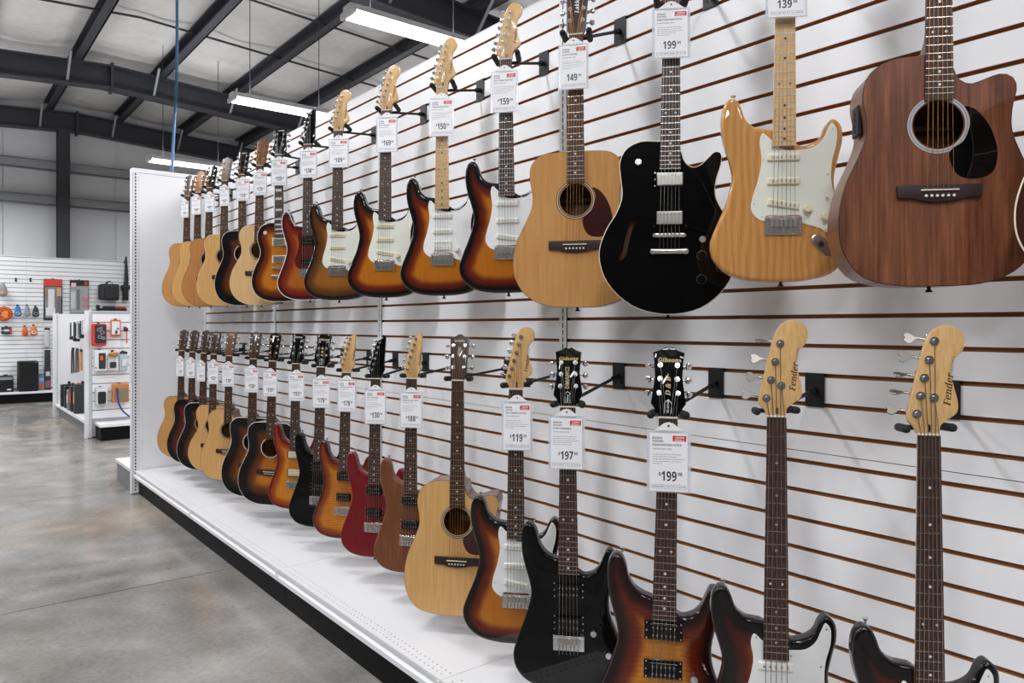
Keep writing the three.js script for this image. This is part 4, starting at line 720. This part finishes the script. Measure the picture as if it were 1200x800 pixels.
W({ name: 'bass_guitar', shape: 'bass', fin: 'burst3dark', big: true, z: 0.32, nut: [909.3, 486.6], sad: [908.3, 886.6], head: 'bass', logo: 'bass', lift: [0, 5], guard: M.guardWhite, parts: { guard: 'bass' }, ref: 'five-string bass', label: 'five-string sunburst bass guitar with white pickguard and blond headstock' });
W({ name: 'bass_guitar', shape: 'bass', fin: 'burst3dark', big: true, z: 0.32, nut: [1086.9, 507.6], sad: [1088.2, 961], head: 'bass6', logo: 'bass6', lift: [0, 5], guard: M.guardWhite, parts: { guard: 'bass' }, ref: 'six-tuner bass', label: 'dark sunburst bass guitar with six tuners on its blond headstock' });

// ---------------------------------------------------------------- the far wall of accessories
const BX = -15.35;
{
  const w = struct('wall_far_slat', 'low white slatwall of accessories in front of the end wall', 'wall');
  mesh('backing', span(BX - 0.06, BX - 0.014, 0.02, 2.5, -4.5, 4.5), M.girt, w);
  for (const [z0, z1] of [[-4.5, -2.06], [-2.057, 0.383], [0.386, 2.6], [2.603, 4.5]]) for (let y = 0.22; y < 2.44; y += PITCH) mesh('slat', span(BX - 0.0145, BX, y + 0.006, Math.min(2.5, y + PITCH - 0.006), z0, z1), M.melamine, w);
  mesh('top_cap', span(BX - 0.07, BX + 0.002, 2.5, 2.515, -4.5, 4.5), M.enamel, w);
  mesh('rear_panel', span(BX - 0.08, BX - 0.06, 0, 2.5, -4.5, 4.5), M.white, w);
  const d = thing('far_deck_shelf', 'long white deck with black kick plate along the far accessory wall', 'shelf', V(BX, 0, 0));
  mesh('deck_plate', span(0.002, 0.5, 0.155, 0.185, -4.5, 4.5), M.enamel, d);
  mesh('kick_plate', span(0.002, 0.47, 0, 0.154, -4.5, 4.5), M.kick, d);
}
// things facing +x: local x runs to the photo's right, local z comes out of the wall; origin at the base
function faceX(name, label, cat, x, px0, py0, px1, py1, group, out = 0.02) {
  const pc = onX((px0 + px1) / 2, py1, x), a = onX(px0, py1, x), b = onX(px1, py1, x), t = onX((px0 + px1) / 2, py0, x);
  const g = thing(name, label, cat, V(x + out, pc.y, pc.z), group); g.rotation.y = Math.PI / 2;
  return { g, w: Math.abs(a.z - b.z), h: t.y - pc.y };
}
const hook = (g, y, d = 0.03) => mesh('hook', merged([cyl(0.004, 0.004, d + 0.006, 0, y, -d / 2 + 0.015, 6, 'z'), bx(0.03, 0.05, 0.004, 0, y - 0.012, -d + 0.012)]), M.black, g);
const ACC = 'accessories on the far slatwall';
function blister(g, w, h, cardMat, headMat, goods, d = 0.05) {
  mesh('card', rb(w, h, 0.006, 0.002, 0, h / 2, 0.003), cardMat, g);
  mesh('header', rb(w * 0.98, h * 0.16, 0.004, 0.0015, 0, h * 0.91, 0.008), headMat, g);
  for (const [n, mat, x, y, ww, hh, dd, r] of goods) mesh(n, rb(ww * w, hh * h, dd, r ?? 0.01, x * w, y * h, 0.007 + dd / 2), mat, g);
  mesh('bubble', rb(w * 0.86, h * 0.76, d, 0.012, 0, h * 0.43, 0.008 + d / 2), M.clear, g);
}
{
  let f = faceX('hanging_pack', 'tall blister pack with red header holding white and black tools, far slatwall', 'package', BX, 51, 327, 73, 375, ACC);
  blister(f.g, f.w, f.h, M.darkGrey, M.red, [['white_stand', M.paper, -0.1, 0.5, 0.34, 0.5, 0.03], ['white_block', M.paper, -0.14, 0.2, 0.5, 0.2, 0.035], ['black_grip', M.black, 0.32, 0.36, 0.2, 0.5, 0.03], ['wood_block', M.tan, 0.32, 0.68, 0.26, 0.2, 0.032], ['brown_panel', std('#6b4a32', 0.6), -0.38, 0.66, 0.2, 0.3, 0.02]]); hook(f.g, f.h * 1.0);
  f = faceX('hanging_pack', 'tall grey blister pack with black header and pink discs, far slatwall', 'package', BX, 81.5, 328, 104, 368, ACC);
  blister(f.g, f.w, f.h, M.grey, M.black, [['steel_bar', M.black, -0.06, 0.42, 0.12, 0.6, 0.03], ['paper_insert', M.lightGrey, -0.32, 0.4, 0.26, 0.5, 0.02], ['pink_disc', std('#d8606c', 0.5), 0.32, 0.46, 0.26, 0.12, 0.03, 0.014], ['pink_disc', std('#d8606c', 0.5), 0.3, 0.28, 0.28, 0.1, 0.03, 0.014], ['red_square', M.red, 0.34, 0.9, 0.16, 0.1, 0.012, 0.003], ['red_strip', M.red, 0.34, 0.05, 0.24, 0.06, 0.012, 0.003], ['pink_knob', std('#e7b7b5', 0.5), -0.3, 0.84, 0.26, 0.14, 0.03, 0.015]]); hook(f.g, f.h * 1.0);
  // round coil of orange cable
  f = faceX('cable_coil', 'orange coiled instrument cable hanging on the far slatwall', 'cable', BX, -5, 359, 13.2, 376, ACC);
  for (let i = 0; i < 5; i++) mesh('coil_turn', new THREE.TorusGeometry(f.h * (0.2 + 0.065 * i), f.h * 0.045, 8, 26).translate(0, f.h * 0.5, 0.05 + 0.012 * (i % 2)), i % 2 ? M.orange : std('#b9531f', 0.5), f.g);
  mesh('cable_wrap', rb(f.w * 0.34, f.h * 0.5, 0.07, 0.02, f.w * 0.12, f.h * 0.42, 0.06).rotateZ(0.0), std('#f08a2c', 0.5), f.g); hook(f.g, f.h * 0.98, 0.03);
  f = faceX('string_pouch', 'grey patterned pouch hanging above the orange coil', 'pouch', BX, -3, 331, 8.5, 348, ACC);
  mesh('pouch', new THREE.LatheGeometry([[0.001, 0], [0.3, 0.03], [0.5, 0.25], [0.46, 0.5], [0.26, 0.82], [0.12, 0.98], [0.001, 1]].map(([a, b]) => new THREE.Vector2(a * f.w, b * f.h)), 18).scale(1, 1, 0.5).translate(0, 0, 0.07), M.grey, f.g);
  mesh('print_band', new THREE.CylinderGeometry(f.w * 0.5, f.w * 0.5, f.h * 0.16, 18, 1, true).scale(1, 1, 0.52).translate(0, f.h * 0.32, 0.07), M.tan, f.g); hook(f.g, f.h, 0.04);
  const pear = (px0, py0, px1, py1, mat, mat2, label) => {
    const q = faceX('hanging_pouch', label, 'pouch', BX, px0, py0, px1, py1, ACC);
    mesh('body', new THREE.LatheGeometry([[0.001, 0], [0.36, 0.02], [0.5, 0.16], [0.46, 0.36], [0.4, 0.6], [0.34, 0.8], [0.2, 0.93], [0.001, 0.96]].map(([a, b]) => new THREE.Vector2(a * q.w, b * q.h)), 16).scale(1, 1, 0.55).translate(0, 0, 0.06), mat, q.g);
    mesh('trim', new THREE.TorusGeometry(q.w * 0.26, q.w * 0.06, 6, 16).scale(1, 0.8, 1).translate(0, q.h * 0.3, 0.06 + q.w * 0.24), mat2, q.g);
    mesh('loop', new THREE.TorusGeometry(q.w * 0.1, 0.004, 6, 12).translate(0, q.h * 0.98, 0.05), M.black, q.g); hook(q.g, q.h * 1.0, 0.03);
  };
  pear(16.2, 357.5, 24.6, 371, M.blue, M.lightGrey, 'blue pouch hanging between the orange coil and the grey one');
  pear(27.6, 357.5, 35, 371, std('#7f95a3', 0.5), std('#e0a347', 0.5), 'grey and orange pouch hanging between the blue and black ones');
  pear(37, 359, 45.4, 371.3, M.darkGrey, M.grey, 'black pouch hanging right of the grey and orange one');
  pear(25, 382, 32.5, 394, M.orange, std('#7b3d56', 0.5), 'orange and purple boot-shaped pouch in the lower hook row');
  pear(34.5, 381, 43.4, 393, std('#e07a3c', 0.5), M.paper, 'orange and white round pouch in the lower hook row');
  f = faceX('strap_pack', 'black and red folded strap pack under the orange coil', 'package', BX, 1, 382.5, 13.5, 391.5, ACC);
  mesh('strap', merged([rb(f.w, f.h * 0.42, 0.05, 0.015, 0, f.h * 0.22, 0.04), rb(f.w, f.h * 0.42, 0.05, 0.015, 0, f.h * 0.74, 0.04)]), M.darkGrey, f.g); mesh('label', rb(f.w * 0.5, f.h * 0.3, 0.01, 0.002, 0, f.h * 0.5, 0.068), M.lightGrey, f.g); mesh('end_clip', rb(f.w * 0.14, f.h * 0.8, 0.055, 0.006, f.w * 0.42, f.h * 0.48, 0.042), M.red, f.g); hook(f.g, f.h, 0.03);
  for (const [x, l] of [[18.6, 'left'], [35.8, 'right']]) { const q = faceX('display_hook', 'empty black display hook above the ' + (l === 'left' ? 'blue pouch' : 'black pouch'), 'hook', BX, x - 1.2, 325.5, x + 1.2, 330, ACC, 0.004); mesh('plate', rb(q.w, q.h, 0.006, 0.002, 0, q.h / 2, 0.004), M.black, q.g); mesh('prong', cyl(0.004, 0.004, 0.2, 0, q.h * 0.4, 0.1, 6, 'z'), M.chrome, q.g); }
  // loudspeaker and amplifier on the deck
  f = faceX('loudspeaker', 'black loudspeaker cabinet standing on the far deck', 'loudspeaker', BX + 0.12, 20, 424, 43.2, 458.6, undefined);
  f.g.position.y = 0.186; f.g.position.x = BX + 0.08;
  mesh('cabinet', rb(f.w, f.h, 0.32, 0.02, 0, f.h / 2, 0.16), std('#17171a', 0.7), f.g); mesh('grille', rb(f.w * 0.92, f.h * 0.94, 0.012, 0.005, 0, f.h / 2, 0.325), std('#0d0d0f', 0.85), f.g); mesh('badge', bx(f.w * 0.1, f.h * 0.02, 0.004, f.w * 0.36, f.h * 0.96, 0.333), M.grey, f.g);
  f = faceX('guitar_amplifier', 'small black guitar amplifier beside the loudspeaker', 'amplifier', BX + 0.12, -3, 441, 14.5, 459.5, undefined);
  f.g.position.y = 0.186; f.g.position.x = BX + 0.1;
  mesh('cabinet', rb(f.w, f.h, 0.24, 0.015, 0, f.h / 2, 0.12), std('#202124', 0.7), f.g); mesh('grille_cloth', rb(f.w * 0.9, f.h * 0.66, 0.01, 0.004, 0, f.h * 0.38, 0.243), std('#141416', 0.9), f.g); mesh('control_panel', bx(f.w * 0.86, f.h * 0.16, 0.008, 0, f.h * 0.85, 0.243), M.grey, f.g); mesh('badge', bx(f.w * 0.28, f.h * 0.07, 0.004, f.w * 0.2, f.h * 0.16, 0.25), M.paper, f.g); mesh('handle', rb(f.w * 0.3, 0.02, 0.03, 0.008, 0, f.h + 0.012, 0.12), M.black, f.g);
  // packages stacked beside it
  for (const [a, b, c, d, m, m2, l] of [[44, 441, 51, 458.6, std('#5f8fb5', 0.5), M.orange, 'blue and orange box beside the loudspeaker on the far deck'], [51.5, 432, 58.5, 458.6, std('#3a2f33', 0.5), std('#8d5c62', 0.5), 'tall dark box beside the blue one on the far deck']]) {
    const q = faceX('product_box', l, 'box', BX + 0.12, a, b, c, d, undefined); q.g.position.y = 0.186; q.g.position.x = BX + 0.1;
    mesh('carton', rb(q.w, q.h, 0.14, 0.004, 0, q.h / 2, 0.07), m, q.g); mesh('printed_panel', bx(q.w * 0.8, q.h * 0.3, 0.004, 0, q.h * 0.25, 0.141), m2, q.g); mesh('printed_panel', bx(q.w * 0.7, q.h * 0.2, 0.004, 0, q.h * 0.7, 0.141), M.lightGrey, q.g);
  }
  for (const [a, b, c, d, l] of [[51.5, 384, 58, 407, 'grey bagged part hanging beside the low gondola on the far slatwall'], [51.5, 410, 58.5, 430, 'black bagged part hanging under the grey bag on the far slatwall']]) { const q = faceX('hanging_bag', l, 'package', BX, a, b, c, d, ACC); mesh('bag', rb(q.w, q.h * 0.9, 0.07, 0.03, 0, q.h * 0.45, 0.05), l.startsWith('grey') ? M.lightGrey : M.darkGrey, q.g); mesh('header_card', rb(q.w, q.h * 0.12, 0.008, 0.002, 0, q.h * 0.94, 0.05), M.black, q.g); hook(q.g, q.h, 0.04); }
  // cases at the right end
  f = faceX('keyboard_case', 'black padded equipment case hanging at the right of the far slatwall', 'case', BX, 115.5, 330, 137, 352, ACC);
  mesh('case', rb(f.w, f.h * 0.86, 0.2, 0.03, 0, f.h * 0.43, 0.12), M.darkGrey, f.g); mesh('front_pocket', rb(f.w * 0.8, f.h * 0.6, 0.05, 0.02, 0.02, f.h * 0.36, 0.24), M.black, f.g); mesh('side_pocket', rb(f.w * 0.12, f.h * 0.78, 0.16, 0.02, -f.w * 0.52, f.h * 0.42, 0.12), M.black, f.g); mesh('carry_handle', new THREE.TorusGeometry(f.w * 0.16, 0.016, 8, 18, Math.PI).translate(0, f.h * 0.84, 0.12), M.black, f.g); mesh('logo_patch', rb(f.w * 0.22, f.h * 0.08, 0.008, 0.002, 0, f.h * 0.9, 0.2), M.paper, f.g); hook(f.g, f.h * 0.96, 0.03);
  f = faceX('tripod_stand', 'tall black folded stand leaning on the far slatwall', 'stand', BX, 143, 301, 149, 352, ACC);
  mesh('pole', prism([[-f.w * 0.5, 0], [f.w * 0.5, 0], [f.w * 0.5, f.h * 0.5], [f.w * 0.22, f.h], [-f.w * 0.02, f.h], [-f.w * 0.2, f.h * 0.45], [-f.w * 0.5, f.h * 0.3]], 0.02, 0.1, 0.006), M.black, f.g); mesh('clamp_collar', rb(f.w * 1.1, 0.05, 0.12, 0.01, 0, f.h * 0.32, 0.06), M.darkGrey, f.g); mesh('cross_brace', rb(0.16, 0.08, 0.06, 0.01, 0, f.h * 0.3, 0.06), M.black, f.g); hook(f.g, f.h * 0.9, 0.03);
  f = faceX('keyboard_stand', 'black folded keyboard stand lying on brackets below the padded case', 'stand', BX, 113, 357.5, 147, 366, ACC);
  mesh('rail', rb(f.w, f.h * 0.3, 0.1, 0.015, 0, f.h * 0.42, 0.08), M.black, f.g); mesh('foot', rb(0.05, f.h, 0.1, 0.01, -f.w * 0.48, f.h * 0.5, 0.08), M.black, f.g); mesh('lever', rb(0.16, f.h * 0.3, 0.08, 0.01, f.w * 0.3, f.h * 0.66, 0.08), M.red, f.g); mesh('end_plate', rb(0.2, f.h * 0.3, 0.06, 0.01, -f.w * 0.1, f.h * 0.72, 0.08), M.darkGrey, f.g); hook(f.g, f.h * 0.5, 0.03);
}
// ---------------------------------------------------------------- the low gondola in the middle distance
const GX0 = onY(101, 513.5, 0).x, GX1 = onY(60, 488, 0).x, GZ = 0.33, GH = 1.475, GB = -0.2;
{
  const g = thing('display_gondola', 'low white double-sided gondola with a slatwall end cap beyond the guitar wall', 'shelving', V(GX0, 0, 0));
  const L = GX1 - GX0;
  for (const [x, n] of [[0, 'side_panel'], [L, 'side_panel']]) {
    const p = mesh(n, span(x - 0.03, x, 0.01, GH, GB, GZ - 0.03), M.white, g);
    mesh('slotted_upright', merged([slottedStrip(0.03, GH, 0.002, 0.0254, 0.007, 0.016).rotateY(Math.PI / 2).translate(x + 0.002, 0.01, GZ - 0.045)]), M.enamel, p);
    mesh('slot_channel', span(x - 0.004, x + 0.0005, 0.02, GH - 0.01, GZ - 0.056, GZ - 0.034), M.dark, p);
    mesh('front_edge', rb(0.05, GH + 0.005, 0.035, 0.004, x - 0.02, GH / 2, GZ - 0.012), M.enamel, p);
  }
  mesh('back_panel', span(L, -0.03, 0.02, GH - 0.01, GB - 0.04, GB), M.white, g);
  mesh('rear_side', span(L, -0.03, 0.02, GH - 0.01, GB - 0.44, GB - 0.04), M.white, g);
  mesh('deck', span(L + 0.002, -0.032, 0.15, 0.18, GB, GZ - 0.02), M.enamel, g);
  mesh('kick_plate', span(L + 0.002, -0.032, 0, 0.148, GB, GZ - 0.07), M.greyBase, g);
  mesh('end_cap_backing', span(0.004, 0.02, 0.02, GH - 0.005, GB - 0.5, GZ - 0.065), M.girt, g);
  for (let y = 0.22; y < GH - 0.05; y += 0.102) mesh('slat', span(0.02, 0.032, y + 0.006, Math.min(GH - 0.006, y + 0.096), GB - 0.5, GZ - 0.065), M.melamine, g);
  mesh('end_cap_deck', span(0.02, 0.36, 0.155, 0.185, GB - 0.5, GZ - 0.09), M.enamel, g);
  mesh('end_cap_base', span(0.02, 0.34, 0, 0.154, GB - 0.5, GZ - 0.1), M.kick, g);
  mesh('far_cap_base', span(L - 0.3, L - 0.03, 0, 0.16, GB - 0.4, GZ - 0.09), M.greyBase, g);
}
{
  const EX = GX0 + 0.034, ECG = 'packages on the low gondola end cap';
  let f = faceX('tool_case', 'red-framed black tool pack at the top of the end cap', 'package', EX, 106, 379, 124, 405, ECG);
  mesh('frame', rb(f.w, f.h, 0.05, 0.02, 0, f.h / 2, 0.028), M.red, f.g); mesh('tray', rb(f.w * 0.72, f.h * 0.84, 0.03, 0.02, f.w * 0.08, f.h * 0.54, 0.05), M.darkGrey, f.g);
  for (const [x, y, r] of [[-0.1, 0.72, 0.1], [0.12, 0.6, 0.12], [-0.04, 0.4, 0.11], [0.2, 0.34, 0.09], [0.04, 0.78, 0.07]]) mesh('cord_loop', new THREE.TorusGeometry(f.w * r, 0.006, 6, 14).translate(f.w * (x + 0.06), f.h * y, 0.07), M.grey, f.g); hook(f.g, f.h * 1.0, 0.03);
  f = faceX('framed_pack', 'orange-bordered white card pack beside the red tool pack', 'package', EX, 129, 374.5, 141, 394, ECG);
  mesh('border', rb(f.w, f.h, 0.01, 0.006, 0, f.h / 2, 0.008), M.orange, f.g); mesh('card', rb(f.w * 0.78, f.h * 0.78, 0.006, 0.002, 0, f.h * 0.5, 0.015), M.paper, f.g); mesh('capo', rb(f.w * 0.18, f.h * 0.2, 0.02, 0.006, f.w * 0.04, f.h * 0.26, 0.024), M.darkGrey, f.g); mesh('clip', rb(f.w * 0.16, f.h * 0.08, 0.02, 0.004, f.w * 0.2, f.h * 0.48, 0.024), M.darkGrey, f.g); hook(f.g, f.h * 1.0, 0.03);
  f = faceX('clamp', 'red angular clamp hanging at the edge of the end cap', 'clamp', EX, 144.5, 384, 148.5, 402, ECG);
  mesh('bar', merged([rb(0.012, f.h, 0.02, 0.004, f.w * 0.2, f.h / 2, 0.03), rb(f.w * 0.8, 0.014, 0.02, 0.004, -f.w * 0.1, f.h * 0.98, 0.03)]), M.red, f.g); mesh('jaw', rb(0.03, 0.04, 0.02, 0.006, f.w * 0.2, f.h * 0.9, 0.03), M.darkGrey, f.g); hook(f.g, f.h, 0.03);
  for (const [a, b, c, d, l, kind] of [[109.5, 410, 123.5, 434, 'white box with dark oval window and orange spot on the end cap', 0], [124.5, 411, 138.5, 434, 'white card pack topped by a tan ring on the end cap', 1], [139.5, 411.5, 148.5, 434, 'pale grey clear pack at the edge of the end cap', 2], [110.5, 453, 124.5, 474.5, 'white box with black rounded pad low on the end cap', 3], [130, 449, 149, 470.5, 'orange-framed tan box low on the end cap', 4]]) {
    f = faceX('product_pack', l, 'package', EX, a, b, c, d, ECG);
    if (kind === 0) { mesh('carton', rb(f.w, f.h, 0.06, 0.004, 0, f.h / 2, 0.034), M.paper, f.g); mesh('window', rb(f.w * 0.58, f.h * 0.76, 0.01, 0.03, f.w * 0.12, f.h * 0.48, 0.067, 3), M.darkGrey, f.g); mesh('spot', rb(f.w * 0.26, f.h * 0.22, 0.006, 0.015, f.w * 0.06, f.h * 0.62, 0.074), M.orange, f.g); mesh('seal', rb(f.w * 0.12, f.h * 0.08, 0.006, 0.004, -f.w * 0.4, f.h * 0.16, 0.066), M.red, f.g); }
    if (kind === 1) { mesh('card', rb(f.w * 0.94, f.h * 0.8, 0.02, 0.004, 0, f.h * 0.4, 0.014), M.paper, f.g); mesh('ring', new THREE.TorusGeometry(f.w * 0.34, f.w * 0.13, 10, 22).rotateX(1.2).translate(0, f.h * 0.84, 0.07), M.tan, f.g); mesh('pad', rb(f.w * 0.52, f.h * 0.3, 0.03, 0.012, 0, f.h * 0.3, 0.035), M.darkGrey, f.g); }
    if (kind === 2) { mesh('card', rb(f.w, f.h * 0.9, 0.01, 0.003, 0, f.h * 0.45, 0.01), std('#b9c9c9', 0.5), f.g); mesh('header', rb(f.w, f.h * 0.12, 0.014, 0.003, 0, f.h * 0.93, 0.012), M.darkGrey, f.g); mesh('insert', rb(f.w * 0.6, f.h * 0.34, 0.01, 0.002, f.w * 0.1, f.h * 0.4, 0.02), M.paper, f.g); }
    if (kind === 3) { mesh('carton', rb(f.w, f.h, 0.07, 0.006, 0, f.h / 2, 0.038), M.lightGrey, f.g); mesh('face', rb(f.w * 0.86, f.h * 0.86, 0.006, 0.004, 0, f.h * 0.5, 0.075), M.paper, f.g); mesh('pad', rb(f.w * 0.66, f.h * 0.66, 0.03, 0.035, 0, f.h * 0.44, 0.09, 3), std('#1b1b1a', 0.7), f.g); }
    if (kind === 4) { mesh('carton', rb(f.w, f.h, 0.08, 0.006, 0, f.h / 2, 0.044), std('#c87f3f', 0.55), f.g); mesh('face', rb(f.w * 0.8, f.h * 0.7, 0.006, 0.004, f.w * 0.06, f.h * 0.42, 0.086), std('#8f7a5e', 0.6), f.g); }
    hook(f.g, f.h * 0.98, 0.03);
  }
  const sp = [[137.5, 455], [137.8, 464], [139.5, 473], [143, 480], [148, 485], [152, 488]].map(([x, y]) => onX(x, y, EX + 0.16));
  const m = mesh('guitar_strap', new THREE.TubeGeometry(new THREE.CatmullRomCurve3(sp), 30, 0.010, 6), std('#2b3f96', 0.6)); m.userData = { label: 'blue strap looping off the orange-framed box on the end cap', category: 'strap' };
  mesh('strap_peg', new THREE.CylinderGeometry(0.004, 0.004, 0.17, 6).rotateZ(Math.PI / 2).translate(EX + 0.085, sp[0].y, sp[0].z), M.black).userData = { label: 'thin peg holding the blue strap on the end cap', category: 'hook' };
  // bay: straps on hooks, boxes on the deck
  const STR = 'straps hanging in the low gondola bay';
  const rows = [[85.5, 377, 398, M.darkGrey, 'white-tipped black'], [89.6, 376, 400, M.black, 'wide black'], [93.4, 375.5, 397, M.lightGrey, 'pale grey'], [97, 375, 396, M.black, 'plain black']];
  rows.forEach(([px, a, b, mat, n], i) => {
    const top = onZ(px, a, 0.15), bot = onZ(px, b, 0.15), h = top.y - bot.y;
    const g = thing('hanging_strap', n + ' strap in the upper hook row of the low gondola bay', 'strap', V(top.x, bot.y, 0.15), STR);
    mesh('webbing', merged([rb(0.07, h, 0.012, 0.004, 0, h / 2, -0.03), rb(0.07, h * 0.94, 0.012, 0.004, 0.01, h * 0.48, 0.03), rb(0.09, h * 0.2, 0.09, 0.03, 0, h * 0.1, 0)]), mat, g); mesh('tip', rb(0.05, h * 0.16, 0.016, 0.005, 0, h * 0.9, 0.036), M.paper, g); mesh('hook', cyl(0.004, 0.004, 0.34, 0, h * 0.985, -0.178, 6, 'z'), M.chrome, g);
  });
  [[86.5, 407, 437, M.black, 'long black'], [91.5, 408, 436, std('#4a3b30', 0.6), 'brown'], [96, 409, 434, M.tan, 'tan']].forEach(([px, a, b, mat, n]) => {
    const top = onZ(px, a, 0.16), bot = onZ(px, b, 0.16), h = top.y - bot.y;
    const g = thing('hanging_strap', n + ' strap in the lower hook row of the low gondola bay', 'strap', V(top.x, bot.y, 0.16), STR);
    mesh('webbing', merged([rb(0.06, h, 0.014, 0.005, 0, h / 2, 0).rotateZ(0.08), rb(0.06, h * 0.9, 0.014, 0.005, 0.03, h * 0.45, 0.03).rotateZ(-0.06)]), mat, g); mesh('tip', rb(0.06, h * 0.12, 0.03, 0.006, 0, h * 0.94, 0.01), M.darkGrey, g); mesh('hook', cyl(0.004, 0.004, 0.34, 0, h * 0.98, -0.188, 6, 'z'), M.chrome, g);
  });
  [[81, 450, 0.2, 0.12, M.darkGrey, M.black, 'black box nearest the far panel on the low gondola deck'], [85.3, 452, 0.19, 0.11, M.black, M.darkGrey, 'second black box on the low gondola deck'], [88.8, 456, 0.2, 0.1, M.grey, M.paper, 'grey box with white label on the low gondola deck'], [92.6, 452, 0.19, 0.14, std('#33181a', 0.5), M.red, 'dark box with red top on the low gondola deck'], [97, 450, 0.19, 0.13, M.darkGrey, M.tan, 'black box nearest the end cap on the low gondola deck']].forEach(([px, py, z, d, m1, m2, l]) => {
    const p = onZ(px, py, z), h = Math.min(0.5, p.y - 0.18), g = thing('accessory_box', l, 'box', V(Math.max(p.x, GX1 + 0.1), 0.1805, z), 'boxes on the low gondola deck');
    mesh('carton', rb(d, h, 0.2, 0.006, 0, h / 2, 0), m1, g); mesh('front_label', bx(d * 0.7, h * 0.4, 0.004, 0, h * 0.55, 0.101), m2, g); mesh('handle', rb(d * 0.7, 0.04, 0.03, 0.008, 0, h + 0.02, 0), m2 === M.red ? M.red : M.black, g);
  });
}
renderer.render(scene, camera);
